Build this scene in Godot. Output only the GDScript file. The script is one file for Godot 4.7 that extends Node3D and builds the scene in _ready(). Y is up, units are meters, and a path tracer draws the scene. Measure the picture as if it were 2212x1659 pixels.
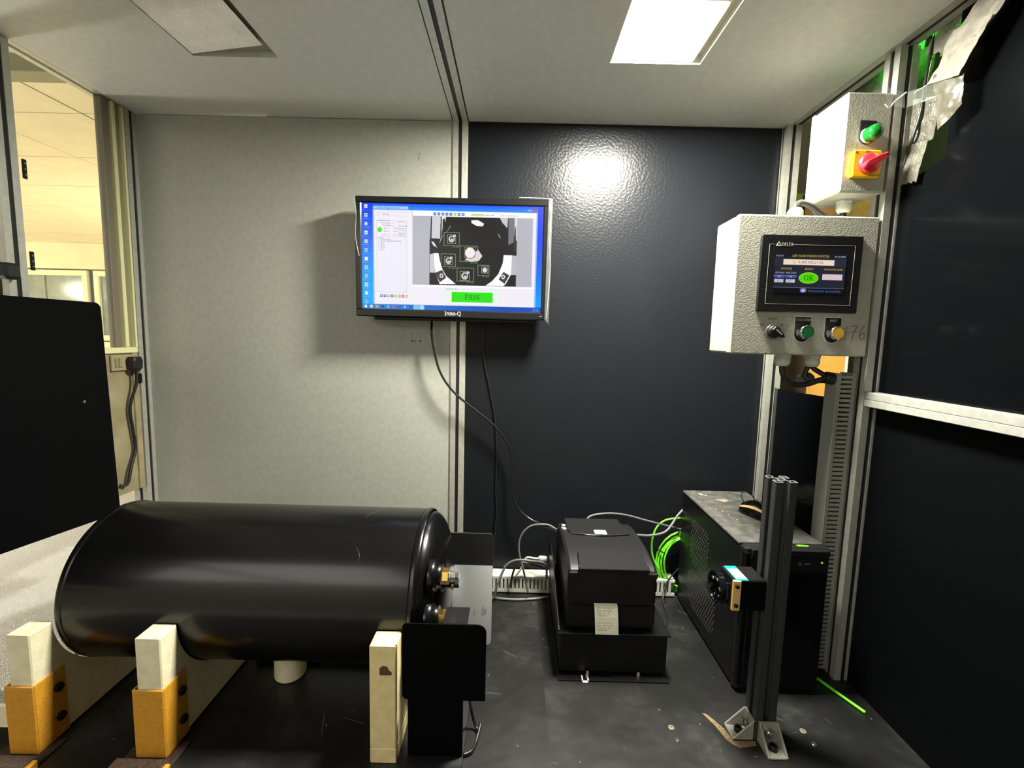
extends Node3D
# Inspection booth: a black worktop between aluminium profile posts, an air tank on plastic cradles, a wall monitor,
# two switch boxes, a label printer, a computer tower and a profile post with a sensor. Units are metres, y = 0 is the worktop.

var M := {}
var taken := {}
var serif_face: Font
var sans_face: Font
var mono_face: Font

# ---------------------------------------------------------------- scene tree helpers
func numbered(called: String) -> String:
	taken[called] = taken.get(called, -1) + 1
	return called if taken[called] == 0 else "%s_%03d" % [called, taken[called]]

func tag(o: Node, label: String, category: String, group := "") -> Node:
	o.set_meta("label", label)
	o.set_meta("category", category)
	if group != "":
		o.set_meta("group", group)
	return o

# a Node3D at the thing's base; shapes given in world places are moved back by obj()
func thing(called: String, label: String, category: String, at := Vector3.ZERO, group := "") -> Node3D:
	var o := Node3D.new()
	o.name = numbered(called)
	o.position = at
	add_child(o)
	tag(o, label, category, group)
	return o

func obj(called: String, st, m: Material, parent: Node = null) -> MeshInstance3D:
	var o := MeshInstance3D.new()
	o.mesh = st.commit() if st is SurfaceTool else st
	o.material_override = m
	if parent == null:
		o.name = numbered(called)
		add_child(o)
	else:
		o.name = called
		var off := Vector3.ZERO
		var n: Node = parent
		while n != self:
			off += n.position
			n = n.get_parent()
		o.position = -off
		parent.add_child(o, true)
	return o

func structure(called: String, st, m: Material) -> MeshInstance3D:
	var o := obj(called, st, m)
	o.set_meta("kind", "structure")
	return o

func structure_root(called: String) -> Node3D:
	var o := Node3D.new()
	o.name = numbered(called)
	o.set_meta("kind", "structure")
	add_child(o)
	return o

func lab(o: Node, label: String) -> Node:
	o.set_meta("label", label)
	return o

# ---------------------------------------------------------------- shapes
func S() -> SurfaceTool:
	var st := SurfaceTool.new()
	st.begin(Mesh.PRIMITIVE_TRIANGLES)
	return st

func tri(st: SurfaceTool, a: Vector3, b: Vector3, c: Vector3, na: Vector3, nb: Vector3, nc: Vector3, ua := Vector2.ZERO, ub := Vector2.ZERO, uc := Vector2.ZERO):
	var g := (b - a).cross(c - a)
	if g.length_squared() < 1e-18:
		return
	var flip := g.dot(na + nb + nc) > 0.0
	var vs := [a, c, b] if flip else [a, b, c]
	var ns := [na, nc, nb] if flip else [na, nb, nc]
	var us := [ua, uc, ub] if flip else [ua, ub, uc]
	for i in 3:
		st.set_normal(ns[i])
		st.set_uv(us[i])
		st.add_vertex(vs[i])

# flat quad a b c d (in order round it), turned towards n; uv runs a=(0,0) b=(1,0) c=(1,1) d=(0,1)
func quad(st: SurfaceTool, a: Vector3, b: Vector3, c: Vector3, d: Vector3, n: Vector3):
	tri(st, a, b, c, n, n, n, Vector2(0, 0), Vector2(1, 0), Vector2(1, 1))
	tri(st, a, c, d, n, n, n, Vector2(0, 0), Vector2(1, 1), Vector2(0, 1))

func bx(st: SurfaceTool, lo: Vector3, hi: Vector3, ch := 0.0015, xf := Transform3D.IDENTITY) -> SurfaceTool:
	var c := (lo + hi) / 2
	var h := (hi - lo).abs() / 2
	ch = minf(ch, minf(h.x, minf(h.y, h.z)) * 0.9)
	var v := func(s: Vector3, axis: int) -> Vector3:
		var p := h - Vector3.ONE * ch
		p[axis] = h[axis]
		return xf * (c + p * s)
	var sg := [-1.0, 1.0]
	for ax in 3:
		var b := (ax + 1) % 3
		var d := (ax + 2) % 3
		for s in sg:
			var q := []
			for k in [[-1, -1], [1, -1], [1, 1], [-1, 1]]:
				var w := Vector3.ZERO
				w[ax] = s
				w[b] = k[0]
				w[d] = k[1]
				q.append(v.call(w, ax))
			var n := Vector3.ZERO
			n[ax] = s
			quad(st, q[0], q[1], q[2], q[3], xf.basis * n)
		if ch > 0.0:
			for sb in sg:
				for sd in sg:
					var w0 := Vector3.ZERO
					w0[ax] = -1
					w0[b] = sb
					w0[d] = sd
					var w1 := w0
					w1[ax] = 1
					var n := Vector3.ZERO
					n[b] = sb
					n[d] = sd
					quad(st, v.call(w0, b), v.call(w1, b), v.call(w1, d), v.call(w0, d), xf.basis * n.normalized())
	if ch > 0.0:
		for sx in sg:
			for sy in sg:
				for sz in sg:
					var w := Vector3(sx, sy, sz)
					var n := xf.basis * w.normalized()
					tri(st, v.call(w, 0), v.call(w, 1), v.call(w, 2), n, n, n)
	return st

func rrect(x0: float, y0: float, x1: float, y1: float, r, n := 5) -> PackedVector2Array:
	var rs: Array = r if r is Array else [r, r, r, r]     # corners: x1y1, x0y1, x0y0, x1y0
	var cs := [Vector2(x1, y1), Vector2(x0, y1), Vector2(x0, y0), Vector2(x1, y0)]
	var inw := [Vector2(-1, -1), Vector2(1, -1), Vector2(1, 1), Vector2(-1, 1)]
	var out := PackedVector2Array()
	for k in 4:
		if rs[k] <= 0.0:
			out.append(cs[k])
			continue
		var m: Vector2 = cs[k] + inw[k] * rs[k]
		for i in n + 1:
			var a: float = PI / 2 * (k + float(i) / n)
			out.append(m + Vector2(cos(a), sin(a)) * rs[k])
	return out

func disc(r: float, n := 24, c := Vector2.ZERO) -> PackedVector2Array:
	var out := PackedVector2Array()
	for i in n:
		out.append(c + Vector2(cos(TAU * i / n), sin(TAU * i / n)) * r)
	return out

# polygon in local x y, pushed out along local z from 0 to d; smooth rounds normals where the outline bends little
func prism(st: SurfaceTool, poly: PackedVector2Array, xf: Transform3D, d: float, ch := 0.0) -> SurfaceTool:
	if not Geometry2D.is_polygon_clockwise(poly):
		poly = poly.duplicate()
		poly.reverse()
	var n := poly.size()
	var en := []
	for i in n:
		var e := poly[(i + 1) % n] - poly[i]
		en.append(Vector2(-e.y, e.x).normalized())
	var inner := poly
	if ch > 0.0:
		var o := PackedVector2Array()
		for i in n:
			var m: Vector2 = (en[i] + en[(i + n - 1) % n])
			m = m.normalized() / maxf(0.35, m.length() / 2)
			o.append(poly[i] - m * ch)
		inner = o
	var b := xf.basis.orthonormalized()
	var s0 := xf * Vector3(0, 0, 1) - xf * Vector3.ZERO
	var nz := s0.normalized()
	for i in n:
		var j := (i + 1) % n
		var e: Vector2 = en[i]
		var ni: Vector2 = en[(i + n - 1) % n]
		var nj: Vector2 = en[j]
		var a2: Vector2 = e if e.dot(ni) < 0.75 else (e + ni).normalized()
		var b2: Vector2 = e if e.dot(nj) < 0.75 else (e + nj).normalized()
		var na := b * Vector3(a2.x, a2.y, 0)
		var nb := b * Vector3(b2.x, b2.y, 0)
		var p := [xf * Vector3(poly[i].x, poly[i].y, ch), xf * Vector3(poly[j].x, poly[j].y, ch), xf * Vector3(poly[j].x, poly[j].y, d - ch), xf * Vector3(poly[i].x, poly[i].y, d - ch)]
		tri(st, p[0], p[1], p[2], na, nb, nb)
		tri(st, p[0], p[2], p[3], na, nb, na)
		if ch > 0.0:
			for s in [0, 1]:
				var q0 := xf * Vector3(inner[i].x, inner[i].y, d * s)
				var q1 := xf * Vector3(inner[j].x, inner[j].y, d * s)
				var nn: Vector3 = (b * Vector3(e.x, e.y, 0) + nz * (s * 2 - 1)).normalized()
				quad(st, p[3 if s else 0], p[2 if s else 1], q1, q0, nn)
	var t := Geometry2D.triangulate_polygon(inner)
	for k in range(0, t.size(), 3):
		for s in [0.0, 1.0]:
			var w := []
			for i in 3:
				w.append(xf * Vector3(inner[t[k + i]].x, inner[t[k + i]].y, d * s))
			var nn: Vector3 = nz * (s * 2 - 1)
			tri(st, w[0], w[1], w[2], nn, nn, nn)
	return st

# profile of (radius, height) pairs turned about local y
func lathe(st: SurfaceTool, prof: Array, xf: Transform3D, seg := 32, smooth := false) -> SurfaceTool:
	var sn := []
	for i in prof.size() - 1:
		var e: Vector2 = prof[i + 1] - prof[i]
		sn.append(Vector2(e.y, -e.x).normalized())
	for i in prof.size() - 1:
		var n0: Vector2 = sn[i]
		var n1: Vector2 = sn[i]
		if smooth:
			if i > 0 and sn[i].dot(sn[i - 1]) > 0.5:
				n0 = (sn[i] + sn[i - 1]).normalized()
			if i < sn.size() - 1 and sn[i].dot(sn[i + 1]) > 0.5:
				n1 = (sn[i] + sn[i + 1]).normalized()
		for k in seg:
			var a := TAU * k / seg
			var c := TAU * (k + 1) / seg
			var da := Vector3(cos(a), 0, sin(a))
			var dc := Vector3(cos(c), 0, sin(c))
			var p: Vector2 = prof[i]
			var q: Vector2 = prof[i + 1]
			var v := [xf * (da * p.x + Vector3(0, p.y, 0)), xf * (dc * p.x + Vector3(0, p.y, 0)), xf * (dc * q.x + Vector3(0, q.y, 0)), xf * (da * q.x + Vector3(0, q.y, 0))]
			var b := xf.basis
			var m := [b * (da * n0.x + Vector3(0, n0.y, 0)), b * (dc * n0.x + Vector3(0, n0.y, 0)), b * (dc * n1.x + Vector3(0, n1.y, 0)), b * (da * n1.x + Vector3(0, n1.y, 0))]
			var u0 := float(k) / seg
			var u1 := float(k + 1) / seg
			var h0 := float(i) / prof.size()
			var h1 := float(i + 1) / prof.size()
			tri(st, v[0], v[1], v[2], m[0], m[1], m[2], Vector2(u0, h0), Vector2(u1, h0), Vector2(u1, h1))
			tri(st, v[0], v[2], v[3], m[0], m[2], m[3], Vector2(u0, h0), Vector2(u1, h1), Vector2(u0, h1))
	return st

func facing(at: Vector3, axis: Vector3) -> Transform3D:      # local y along axis
	var y := axis.normalized()
	var x := y.cross(Vector3(0.31, 0.2, 0.93)).normalized()
	return Transform3D(Basis(x, y, x.cross(y)), at)

func curve(pts: Array, steps := 6) -> PackedVector3Array:
	var out := PackedVector3Array()
	for i in pts.size() - 1:
		var p0: Vector3 = pts[maxi(i - 1, 0)]
		var p1: Vector3 = pts[i]
		var p2: Vector3 = pts[i + 1]
		var p3: Vector3 = pts[mini(i + 2, pts.size() - 1)]
		for k in steps:
			var t := float(k) / steps
			out.append(0.5 * (2 * p1 + (p2 - p0) * t + (2 * p0 - 5 * p1 + 4 * p2 - p3) * t * t + (3 * p1 - p0 - 3 * p2 + p3) * t * t * t))
	out.append(pts[-1])
	return out

func tube(st: SurfaceTool, pts: PackedVector3Array, r: float, seg := 8, caps := true, r2 := -1.0) -> SurfaceTool:
	var up := Vector3(0.3, 0.9, 0.21)
	var ring := []
	var nrm := []
	for i in pts.size():
		var t := (pts[mini(i + 1, pts.size() - 1)] - pts[maxi(i - 1, 0)]).normalized()
		var x := up.cross(t)
		if x.length() < 1e-3:
			x = Vector3(1, 0.1, 0).cross(t)
		x = x.normalized()
		up = t.cross(x)
		var rr := r if r2 < 0 else lerpf(r, r2, float(i) / (pts.size() - 1))
		var a := []
		var b := []
		for k in seg:
			var d := x * cos(TAU * k / seg) + up * sin(TAU * k / seg)
			a.append(pts[i] + d * rr)
			b.append(d)
		ring.append(a)
		nrm.append(b)
	for i in pts.size() - 1:
		for k in seg:
			var j := (k + 1) % seg
			tri(st, ring[i][k], ring[i][j], ring[i + 1][j], nrm[i][k], nrm[i][j], nrm[i + 1][j])
			tri(st, ring[i][k], ring[i + 1][j], ring[i + 1][k], nrm[i][k], nrm[i + 1][j], nrm[i + 1][k])
	if caps:
		for e in [0, pts.size() - 1]:
			var n := (pts[0] - pts[1]).normalized() if e == 0 else (pts[-1] - pts[-2]).normalized()
			for k in seg:
				tri(st, pts[e], ring[e][k], ring[e][(k + 1) % seg], n, n, n)
	return st

# crumpled sheet: a bilinear patch on four corners, dented by noise, given a little thickness
func sheet(st: SurfaceTool, a: Vector3, b: Vector3, c: Vector3, d: Vector3, nu: int, nv: int, amp: float, freq: float, sd: int, frays := 0.0, thick := 0.0006) -> SurfaceTool:
	var noise := FastNoiseLite.new()
	noise.seed = sd
	noise.frequency = freq
	noise.fractal_octaves = 3
	noise.noise_type = FastNoiseLite.TYPE_CELLULAR
	noise.cellular_return_type = FastNoiseLite.RETURN_DISTANCE2_SUB
	var flat := (b - a).cross(d - a).normalized()
	var pos := []
	for j in nv + 1:
		var row := []
		for i in nu + 1:
			var u := float(i) / nu
			var v := float(j) / nv
			var p: Vector3 = (a * (1 - u) + b * u) * (1 - v) + (d * (1 - u) + c * u) * v
			if frays > 0.0:
				var e := sin(u * 17.0 + sd) * frays * (v * v) + sin(v * 13.0 + sd * 2.0) * frays * (u - 0.5)
				p += (d - a).normalized() * e
			row.append(p + flat * noise.get_noise_3d(p.x, p.y, p.z) * amp)
		pos.append(row)
	var nr := []
	for j in nv + 1:
		var row := []
		for i in nu + 1:
			var du: Vector3 = pos[j][mini(i + 1, nu)] - pos[j][maxi(i - 1, 0)]
			var dv: Vector3 = pos[mini(j + 1, nv)][i] - pos[maxi(j - 1, 0)][i]
			row.append(du.cross(dv).normalized())
		nr.append(row)
	for j in nv:
		for i in nu:
			for s in [0.0, -1.0]:
				var q := []
				var m := []
				for k in [[0, 0], [0, 1], [1, 1], [1, 0]]:
					var n: Vector3 = nr[j + k[0]][i + k[1]]
					q.append(pos[j + k[0]][i + k[1]] + n * thick * s)
					m.append(n if s == 0.0 else -n)
				tri(st, q[0], q[1], q[2], m[0], m[1], m[2])
				tri(st, q[0], q[2], q[3], m[0], m[2], m[3])
	return st

func text(called: String, words: String, face: Font, height: float, xf: Transform3D, m: Material, parent: Node, deep := 0.0006) -> MeshInstance3D:
	var t := TextMesh.new()
	t.text = words
	t.font = face
	t.font_size = 32
	t.pixel_size = height / 23.0
	t.depth = deep
	t.curve_step = 2.0
	var o := obj(called, t, m, parent)
	o.transform = Transform3D(xf.basis, xf.origin + o.position)
	return o

func screw(st: SurfaceTool, at: Vector3, axis: Vector3, r: float, h: float) -> SurfaceTool:   # socket head cap screw
	return lathe(st, [Vector2(r, 0), Vector2(r, h * 0.85), Vector2(r * 0.85, h), Vector2(r * 0.5, h), Vector2(r * 0.5, h * 0.4), Vector2(0, h * 0.4)], facing(at, axis), 14)

func hexnut(st: SurfaceTool, at: Vector3, axis: Vector3, r: float, h: float, turn := 0.0) -> SurfaceTool:
	var f := facing(at, axis)
	var p := PackedVector2Array()
	for k in 6:
		p.append(Vector2(cos(TAU * k / 6 + turn), sin(TAU * k / 6 + turn)) * r)
	return prism(st, p, Transform3D(Basis(f.basis.z, f.basis.x, f.basis.y), at), h, r * 0.06)

# ---------------------------------------------------------------- materials
func mat(c: Color, rough: float, metal := 0.0, spec := 0.5) -> StandardMaterial3D:
	var m := StandardMaterial3D.new()
	m.albedo_color = c
	m.roughness = rough
	m.metallic = metal
	m.metallic_specular = spec
	return m

func noise_map(sd: int, freq: float, lo: Color, hi: Color, size := 256, octaves := 4) -> NoiseTexture2D:
	var n := FastNoiseLite.new()
	n.seed = sd
	n.frequency = freq
	n.fractal_octaves = octaves
	var t := NoiseTexture2D.new()
	t.noise = n
	t.width = size
	t.height = size
	t.seamless = true
	var g := Gradient.new()
	g.set_color(0, lo)
	g.set_color(1, hi)
	t.color_ramp = g
	return t

func bump_map(sd: int, freq: float, strength: float, size := 256, octaves := 2) -> NoiseTexture2D:
	var n := FastNoiseLite.new()
	n.seed = sd
	n.frequency = freq
	n.fractal_octaves = octaves
	var t := NoiseTexture2D.new()
	t.noise = n
	t.width = size
	t.height = size
	t.seamless = true
	t.as_normal_map = true
	t.bump_strength = strength
	return t

func grained(m: StandardMaterial3D, tex: Texture2D, bump: Texture2D, scale: float, bump_scale := 1.0) -> StandardMaterial3D:
	m.uv1_triplanar = true
	m.uv1_world_triplanar = true
	m.uv1_scale = Vector3.ONE * scale
	if tex:
		m.albedo_texture = tex
		m.albedo_color = Color.WHITE
	if bump:
		m.normal_enabled = true
		m.normal_texture = bump
		m.normal_scale = bump_scale
	return m

func glow(c: Color, e: float) -> StandardMaterial3D:
	var m := mat(Color(0.02, 0.02, 0.02), 0.4)
	m.emission_enabled = true
	m.emission = c
	m.emission_energy_multiplier = e
	return m

func pane(c: Color, a: float, rough := 0.05) -> StandardMaterial3D:
	var m := mat(Color(c.r, c.g, c.b, a), rough)
	m.transparency = BaseMaterial3D.TRANSPARENCY_ALPHA
	return m

func pictured(im: Image, e: float) -> StandardMaterial3D:     # a lit display
	var m := mat(Color(0.01, 0.01, 0.01), 0.25)
	m.emission_enabled = true
	m.emission = Color.BLACK
	m.emission_texture = ImageTexture.create_from_image(im)
	m.emission_energy_multiplier = e
	return m

func printed(im: Image, rough := 0.6) -> StandardMaterial3D:
	var m := mat(Color.WHITE, rough)
	m.albedo_texture = ImageTexture.create_from_image(im)
	return m

# ---------------------------------------------------------------- drawing on images (display contents and print)
func fill(im: Image, x0: float, y0: float, x1: float, y1: float, c: Color):
	im.fill_rect(Rect2i(roundi(x0), roundi(y0), maxi(1, roundi(x1 - x0)), maxi(1, roundi(y1 - y0))), c)

func frame(im: Image, x0: float, y0: float, x1: float, y1: float, c: Color, w := 1.0):
	fill(im, x0, y0, x1, y0 + w, c)
	fill(im, x0, y1 - w, x1, y1, c)
	fill(im, x0, y0, x0 + w, y1, c)
	fill(im, x1 - w, y0, x1, y1, c)

func shape_on(im: Image, poly: PackedVector2Array, c: Color):
	var lo := poly[0]
	var hi := poly[0]
	for p in poly:
		lo = lo.min(p)
		hi = hi.max(p)
	for y in range(maxi(0, floori(lo.y)), mini(im.get_height(), ceili(hi.y) + 1)):
		var xs := []
		for i in poly.size():
			var a := poly[i]
			var b := poly[(i + 1) % poly.size()]
			if (a.y <= y + 0.5) != (b.y <= y + 0.5):
				xs.append(a.x + (y + 0.5 - a.y) / (b.y - a.y) * (b.x - a.x))
		xs.sort()
		for k in range(0, xs.size() - 1, 2):
			var x0 := maxi(0, roundi(xs[k]))
			var w := mini(im.get_width(), roundi(xs[k + 1])) - x0
			if w > 0:
				im.fill_rect(Rect2i(x0, y, w, 1), c)

func oval(im: Image, c: Vector2, r: Vector2, col: Color):
	var p := PackedVector2Array()
	for i in 32:
		p.append(c + Vector2(cos(TAU * i / 32) * r.x, sin(TAU * i / 32) * r.y))
	shape_on(im, p, col)

func line_on(im: Image, a: Vector2, b: Vector2, w: float, c: Color):
	var n := (b - a).orthogonal().normalized() * w / 2
	shape_on(im, PackedVector2Array([a + n, b + n, b - n, a - n]), c)

# words rasterised with the engine's own font server; y is the baseline
func write(im: Image, words: String, x: float, y: float, size: int, c: Color, face: Font, centred := false, slant := 0.0):
	var ts = TextServerManager.get_primary_interface()
	var rid: RID = face.get_rids()[0]
	var sz := Vector2i(size, 0)
	if centred:
		var wide := 0.0
		for ch in words:
			wide += ts.font_get_glyph_advance(rid, size, ts.font_get_glyph_index(rid, size, ch.unicode_at(0), 0)).x
		x -= wide / 2
	for ch in words:
		var g: int = ts.font_get_glyph_index(rid, size, ch.unicode_at(0), 0)
		ts.font_render_glyph(rid, sz, g)
		var uv: Rect2 = ts.font_get_glyph_uv_rect(rid, sz, g)
		var off: Vector2 = ts.font_get_glyph_offset(rid, sz, g)
		var at: int = ts.font_get_glyph_texture_idx(rid, sz, g)
		if at >= 0 and uv.size.x > 0:
			var src: Image = ts.font_get_texture_image(rid, sz, at)
			for j in int(uv.size.y):
				for i in int(uv.size.x):
					var a := src.get_pixel(int(uv.position.x) + i, int(uv.position.y) + j).a
					var px := roundi(x + off.x + i - slant * (off.y + j))
					var py := roundi(y + off.y + j)
					if a > 0.02 and px >= 0 and py >= 0 and px < im.get_width() and py < im.get_height():
						im.set_pixel(px, py, im.get_pixel(px, py).lerp(Color(c.r, c.g, c.b), a * c.a))
		x += ts.font_get_glyph_advance(rid, size, g).x

func c8(r: int, g: int, b: int) -> Color:
	return Color8(r, g, b)

func monitor_image() -> Image:
	var im := Image.create(1176, 680, false, Image.FORMAT_RGB8)
	var k := 3.0                                    # texture pixels for one unit of the 392 x 227 layout grid
	for x in 392:                                   # desktop wallpaper: deep blue above, sky blue below
		for y in range(0, 227, 2):
			var d := clampf(y / 227.0 + 0.1 - 0.25 * clampf((x - 350) / 30.0, 0, 1), 0, 1)
			im.fill_rect(Rect2i(x * 3, y * 3, 3, 6), c8(0, 60, 235).lerp(c8(0, 170, 250), d * d * (3 - 2 * d)))
	var r := func(x0, y0, x1, y1, c): fill(im, x0 * k, y0 * k, x1 * k, y1 * k, c)
	var f := func(x0, y0, x1, y1, c): frame(im, x0 * k, y0 * k, x1 * k, y1 * k, c, 2)
	var t := func(s, x, y, size, c): write(im, s, x * k, y * k, size, c, sans_face)
	var ink := c8(110, 105, 130)
	var wash := c8(240, 237, 248)
	r.call(24, 6, 380, 219, c8(150, 190, 250))
	r.call(24, 2, 380, 7, c8(20, 110, 245))
	r.call(24, 7, 380, 13, c8(30, 130, 250))
	r.call(25, 6, 101, 12, c8(165, 205, 255))
	t.call("Vision Configuration Tool", 33, 11, 13, c8(60, 90, 150))
	r.call(358, 7, 366, 10, c8(140, 190, 250))
	r.call(367, 7, 378, 10, c8(210, 70, 60))
	r.call(27, 14, 377, 216, wash)
	r.call(110, 14, 377, 25, c8(252, 251, 254))
	r.call(109, 14, 110, 25, c8(190, 185, 200))
	for i in 8:
		var x := 155.0 + i * 8.7
		r.call(x, 17, x + 6, 23, c8(190, 210, 40) if i == 5 else c8(40, 110, 190))
		r.call(x + 1.5, 19, x + 4.5, 21, c8(200, 220, 245))
	for i in 4:
		var x := 237.0 + i * 6.4
		r.call(x, 18, x + 5, 23, c8(195, 205, 60))
		r.call(x + 1.5, 19.5, x + 3.5, 21.5, c8(240, 240, 190))
	t.call("Recipe", 262, 22, 10, ink)
	t.call("AIR TANK", 270, 22, 12, ink)
	r.call(284, 17, 300, 17.4, ink)
	t.call("Mode", 300, 22, 10, ink)
	t.call("A 400 430 21 03", 311, 22, 11, ink)
	# left column
	f.call(31, 18, 99, 27, c8(215, 210, 225))
	oval(im, Vector2(36.5, 22.5) * k, Vector2(2.4, 2.4) * k, c8(205, 195, 110))
	oval(im, Vector2(36.5, 22.5) * k, Vector2(1.7, 1.7) * k, wash)
	t.call("Running", 45, 24, 11, ink)
	f.call(32, 36, 98, 70, c8(205, 200, 215))
	t.call("Inspection Results", 34, 37.5, 10, ink)
	t.call("Part Inspected   17", 42, 42.5, 10, ink)
	t.call("Parts Skipped   0", 44, 47.5, 10, ink)
	oval(im, Vector2(39, 56) * k, Vector2(5, 5.3) * k, c8(70, 225, 0))
	t.call("Pass   11", 48, 53.5, 10, ink)
	t.call("Reject   6", 47, 60, 10, ink)
	t.call("Recycle   0", 45, 67, 10, ink)
	t.call("64.7 %", 68, 53.5, 10, ink)
	t.call("35.3 %", 68, 60, 10, ink)
	t.call("0.0 %", 68, 67, 10, ink)
	for b in [[38, 50, "Part Time", "10:27:36 AM"], [52, 59, "Inspect Time", "772.425 ms"], [62, 69, "Trigger Time", "0.000 ms"]]:
		f.call(77, b[0], 97, b[1], c8(220, 215, 230))
		t.call(b[2], 78, b[0] + 1.5, 9, ink)
		t.call(b[3], 80, b[1] - 1.5, 10, ink)
	f.call(32, 70.5, 98, 190, c8(200, 196, 212))
	r.call(33, 71, 97, 189, c8(236, 234, 246))
	for i in 8:
		t.call(["gv-Job", "gv-Pass Count", "gv-TCP : Windows Networking", "gv-11", "gv-12", "gv-13", "gv-14", "gv-15"][i], 41 if i else 38, 73.5 + i * 3.7, 10, ink)
		r.call(36 if i else 34, 72 + i * 3.7, 37.5 if i else 35.5, 73.5 + i * 3.7, c8(190, 185, 200))
	var dots := [c8(60, 120, 200), c8(50, 110, 200), c8(170, 190, 40), c8(60, 110, 200), c8(180, 200, 60), c8(170, 170, 170), c8(230, 60, 70), c8(190, 200, 40)]
	for i in 8:
		var x := 39.0 + i * 7.9
		r.call(x, 195, x + 5.6, 201, dots[i])
		r.call(x + 1.6, 196.8, x + 4, 199.2, wash)
	# camera picture of the tank end
	r.call(110, 25, 370, 172, c8(182, 183, 192))
	r.call(147, 25.5, 336, 171, c8(20, 20, 27))
	var o := Vector2(147, 25.5)
	var s := Vector2(189.0 / 1825, 145.5 / 1415)
	var at := func(x: float, y: float) -> Vector2: return (o + Vector2(x - 80, y - 165) * s) * k
	var pg := func(pts: Array, c: Color):
		var q := PackedVector2Array()
		for p in pts:
			q.append(at.call(p[0], p[1]))
		shape_on(im, q, c)
	pg.call([[130, 165], [310, 165], [300, 620], [120, 615]], c8(208, 208, 214))
	pg.call([[330, 165], [420, 165], [415, 240], [345, 420], [330, 620]], c8(235, 235, 240))
	pg.call([[350, 230], [400, 190], [400, 420], [350, 400]], c8(25, 25, 32))
	pg.call([[80, 165], [110, 165], [90, 640], [80, 640]], c8(180, 180, 190))
	pg.call([[115, 670], [170, 690], [240, 810], [155, 760]], c8(225, 225, 230))
	pg.call([[320, 600], [365, 530], [330, 610], [275, 745]], c8(230, 230, 235))
	pg.call([[1540, 165], [1710, 165], [1700, 370], [1600, 270]], c8(200, 200, 205))
	pg.call([[1720, 165], [1850, 165], [1840, 660], [1730, 720]], c8(120, 120, 128))
	pg.call([[1850, 165], [1905, 165], [1905, 640], [1850, 540]], c8(225, 225, 230))
	pg.call([[1860, 400], [1880, 300], [1890, 850], [1840, 840]], c8(50, 50, 56))
	pg.call([[945, 225], [1090, 220], [1215, 290], [1190, 345], [1060, 340], [950, 280]], c8(245, 245, 245))
	pg.call([[1500, 485], [1520, 500], [1570, 590], [1550, 575]], c8(225, 225, 225))
	pg.call([[430, 480], [510, 350], [525, 360], [440, 480]], c8(150, 150, 150))
	pg.call([[170, 920], [270, 920], [300, 1080], [350, 1240], [430, 1390], [640, 1560], [300, 1570], [210, 1340], [170, 1100]], c8(252, 252, 252))
	pg.call([[85, 950], [175, 920], [180, 1160], [215, 1330], [85, 1330]], c8(205, 203, 205))
	pg.call([[200, 1330], [350, 1270], [435, 1430], [300, 1530]], c8(60, 60, 66))
	oval(im, at.call(335, 1390), Vector2(5, 6) * k * 0.8, c8(235, 235, 235))
	oval(im, at.call(335, 1390), Vector2(2.6, 3.2) * k * 0.8, c8(50, 50, 56))
	pg.call([[1635, 930], [1810, 930], [1800, 1330], [1690, 1540], [1640, 1580], [1260, 1580], [1400, 1480], [1530, 1330], [1620, 1100]], c8(252, 252, 252))
	pg.call([[1810, 930], [1905, 940], [1905, 1340], [1800, 1340]], c8(190, 188, 194))
	pg.call([[1640, 1280], [1765, 1350], [1670, 1530], [1540, 1440]], c8(60, 60, 66))
	oval(im, at.call(1635, 1385), Vector2(5, 6) * k * 0.8, c8(240, 240, 240))
	oval(im, at.call(1635, 1385), Vector2(2.4, 3) * k * 0.8, c8(60, 60, 66))
	pg.call([[820, 1050], [1100, 830], [1190, 960], [1120, 1060], [960, 1080]], c8(225, 215, 225))
	oval(im, at.call(935, 905), Vector2(11.6, 12.2) * k, c8(30, 25, 30))
	oval(im, at.call(930, 900), Vector2(10.8, 11.6) * k, c8(245, 235, 240))
	oval(im, at.call(930, 900), Vector2(1.2, 1.2) * k, c8(190, 170, 180))
	for b in [[380, 485, 705, 760, 540, 620], [715, 755, 1090, 1085, 0, 0], [320, 930, 630, 1205, 480, 1075], [660, 1215, 1020, 1500, 825, 1385], [1098, 1148, 1338, 1365, 1245, 1250]]:
		var p: Vector2 = at.call(b[0], b[1])
		var q: Vector2 = at.call(b[2], b[3])
		if b[4]:
			var m: Vector2 = at.call(b[4], b[5])
			var rr := (q.x - p.x) * 0.2
			if b[0] == 1098:
				oval(im, m, Vector2(rr, rr * 1.1), c8(225, 220, 225))
			else:
				oval(im, m, Vector2(rr, rr * 1.1), c8(200, 196, 196))
				oval(im, m + Vector2(2, -3), Vector2(rr, rr) * 0.55, c8(40, 40, 46))
				oval(im, m + Vector2(3, 3), Vector2(rr, rr) * 0.3, c8(225, 225, 225))
				oval(im, m + Vector2(rr * 0.9, -rr), Vector2(rr, rr) * 0.4, c8(215, 215, 215))
			frame(im, m.x - rr * 1.4, m.y - rr * 1.4, m.x + rr * 1.4, m.y + rr * 1.4, c8(225, 205, 150), 2)
		else:
			frame(im, p.x + 32, p.y + 8, q.x - 16, q.y - 24, c8(205, 190, 120), 2)
		frame(im, p.x, p.y, q.x, q.y, c8(170, 205, 150), 2)
		write(im, "OK (100%)", q.x - 46, q.y + 11, 10, c8(150, 215, 120), sans_face)
	r.call(110, 172, 377, 176, c8(252, 252, 255))
	f.call(183, 180, 300, 214, c8(225, 222, 232))
	r.call(184, 181, 299, 213, c8(232, 246, 234))
	t.call("Inspection Status", 183, 181, 10, ink)
	r.call(196, 186, 286, 208, c8(35, 225, 0))
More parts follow.
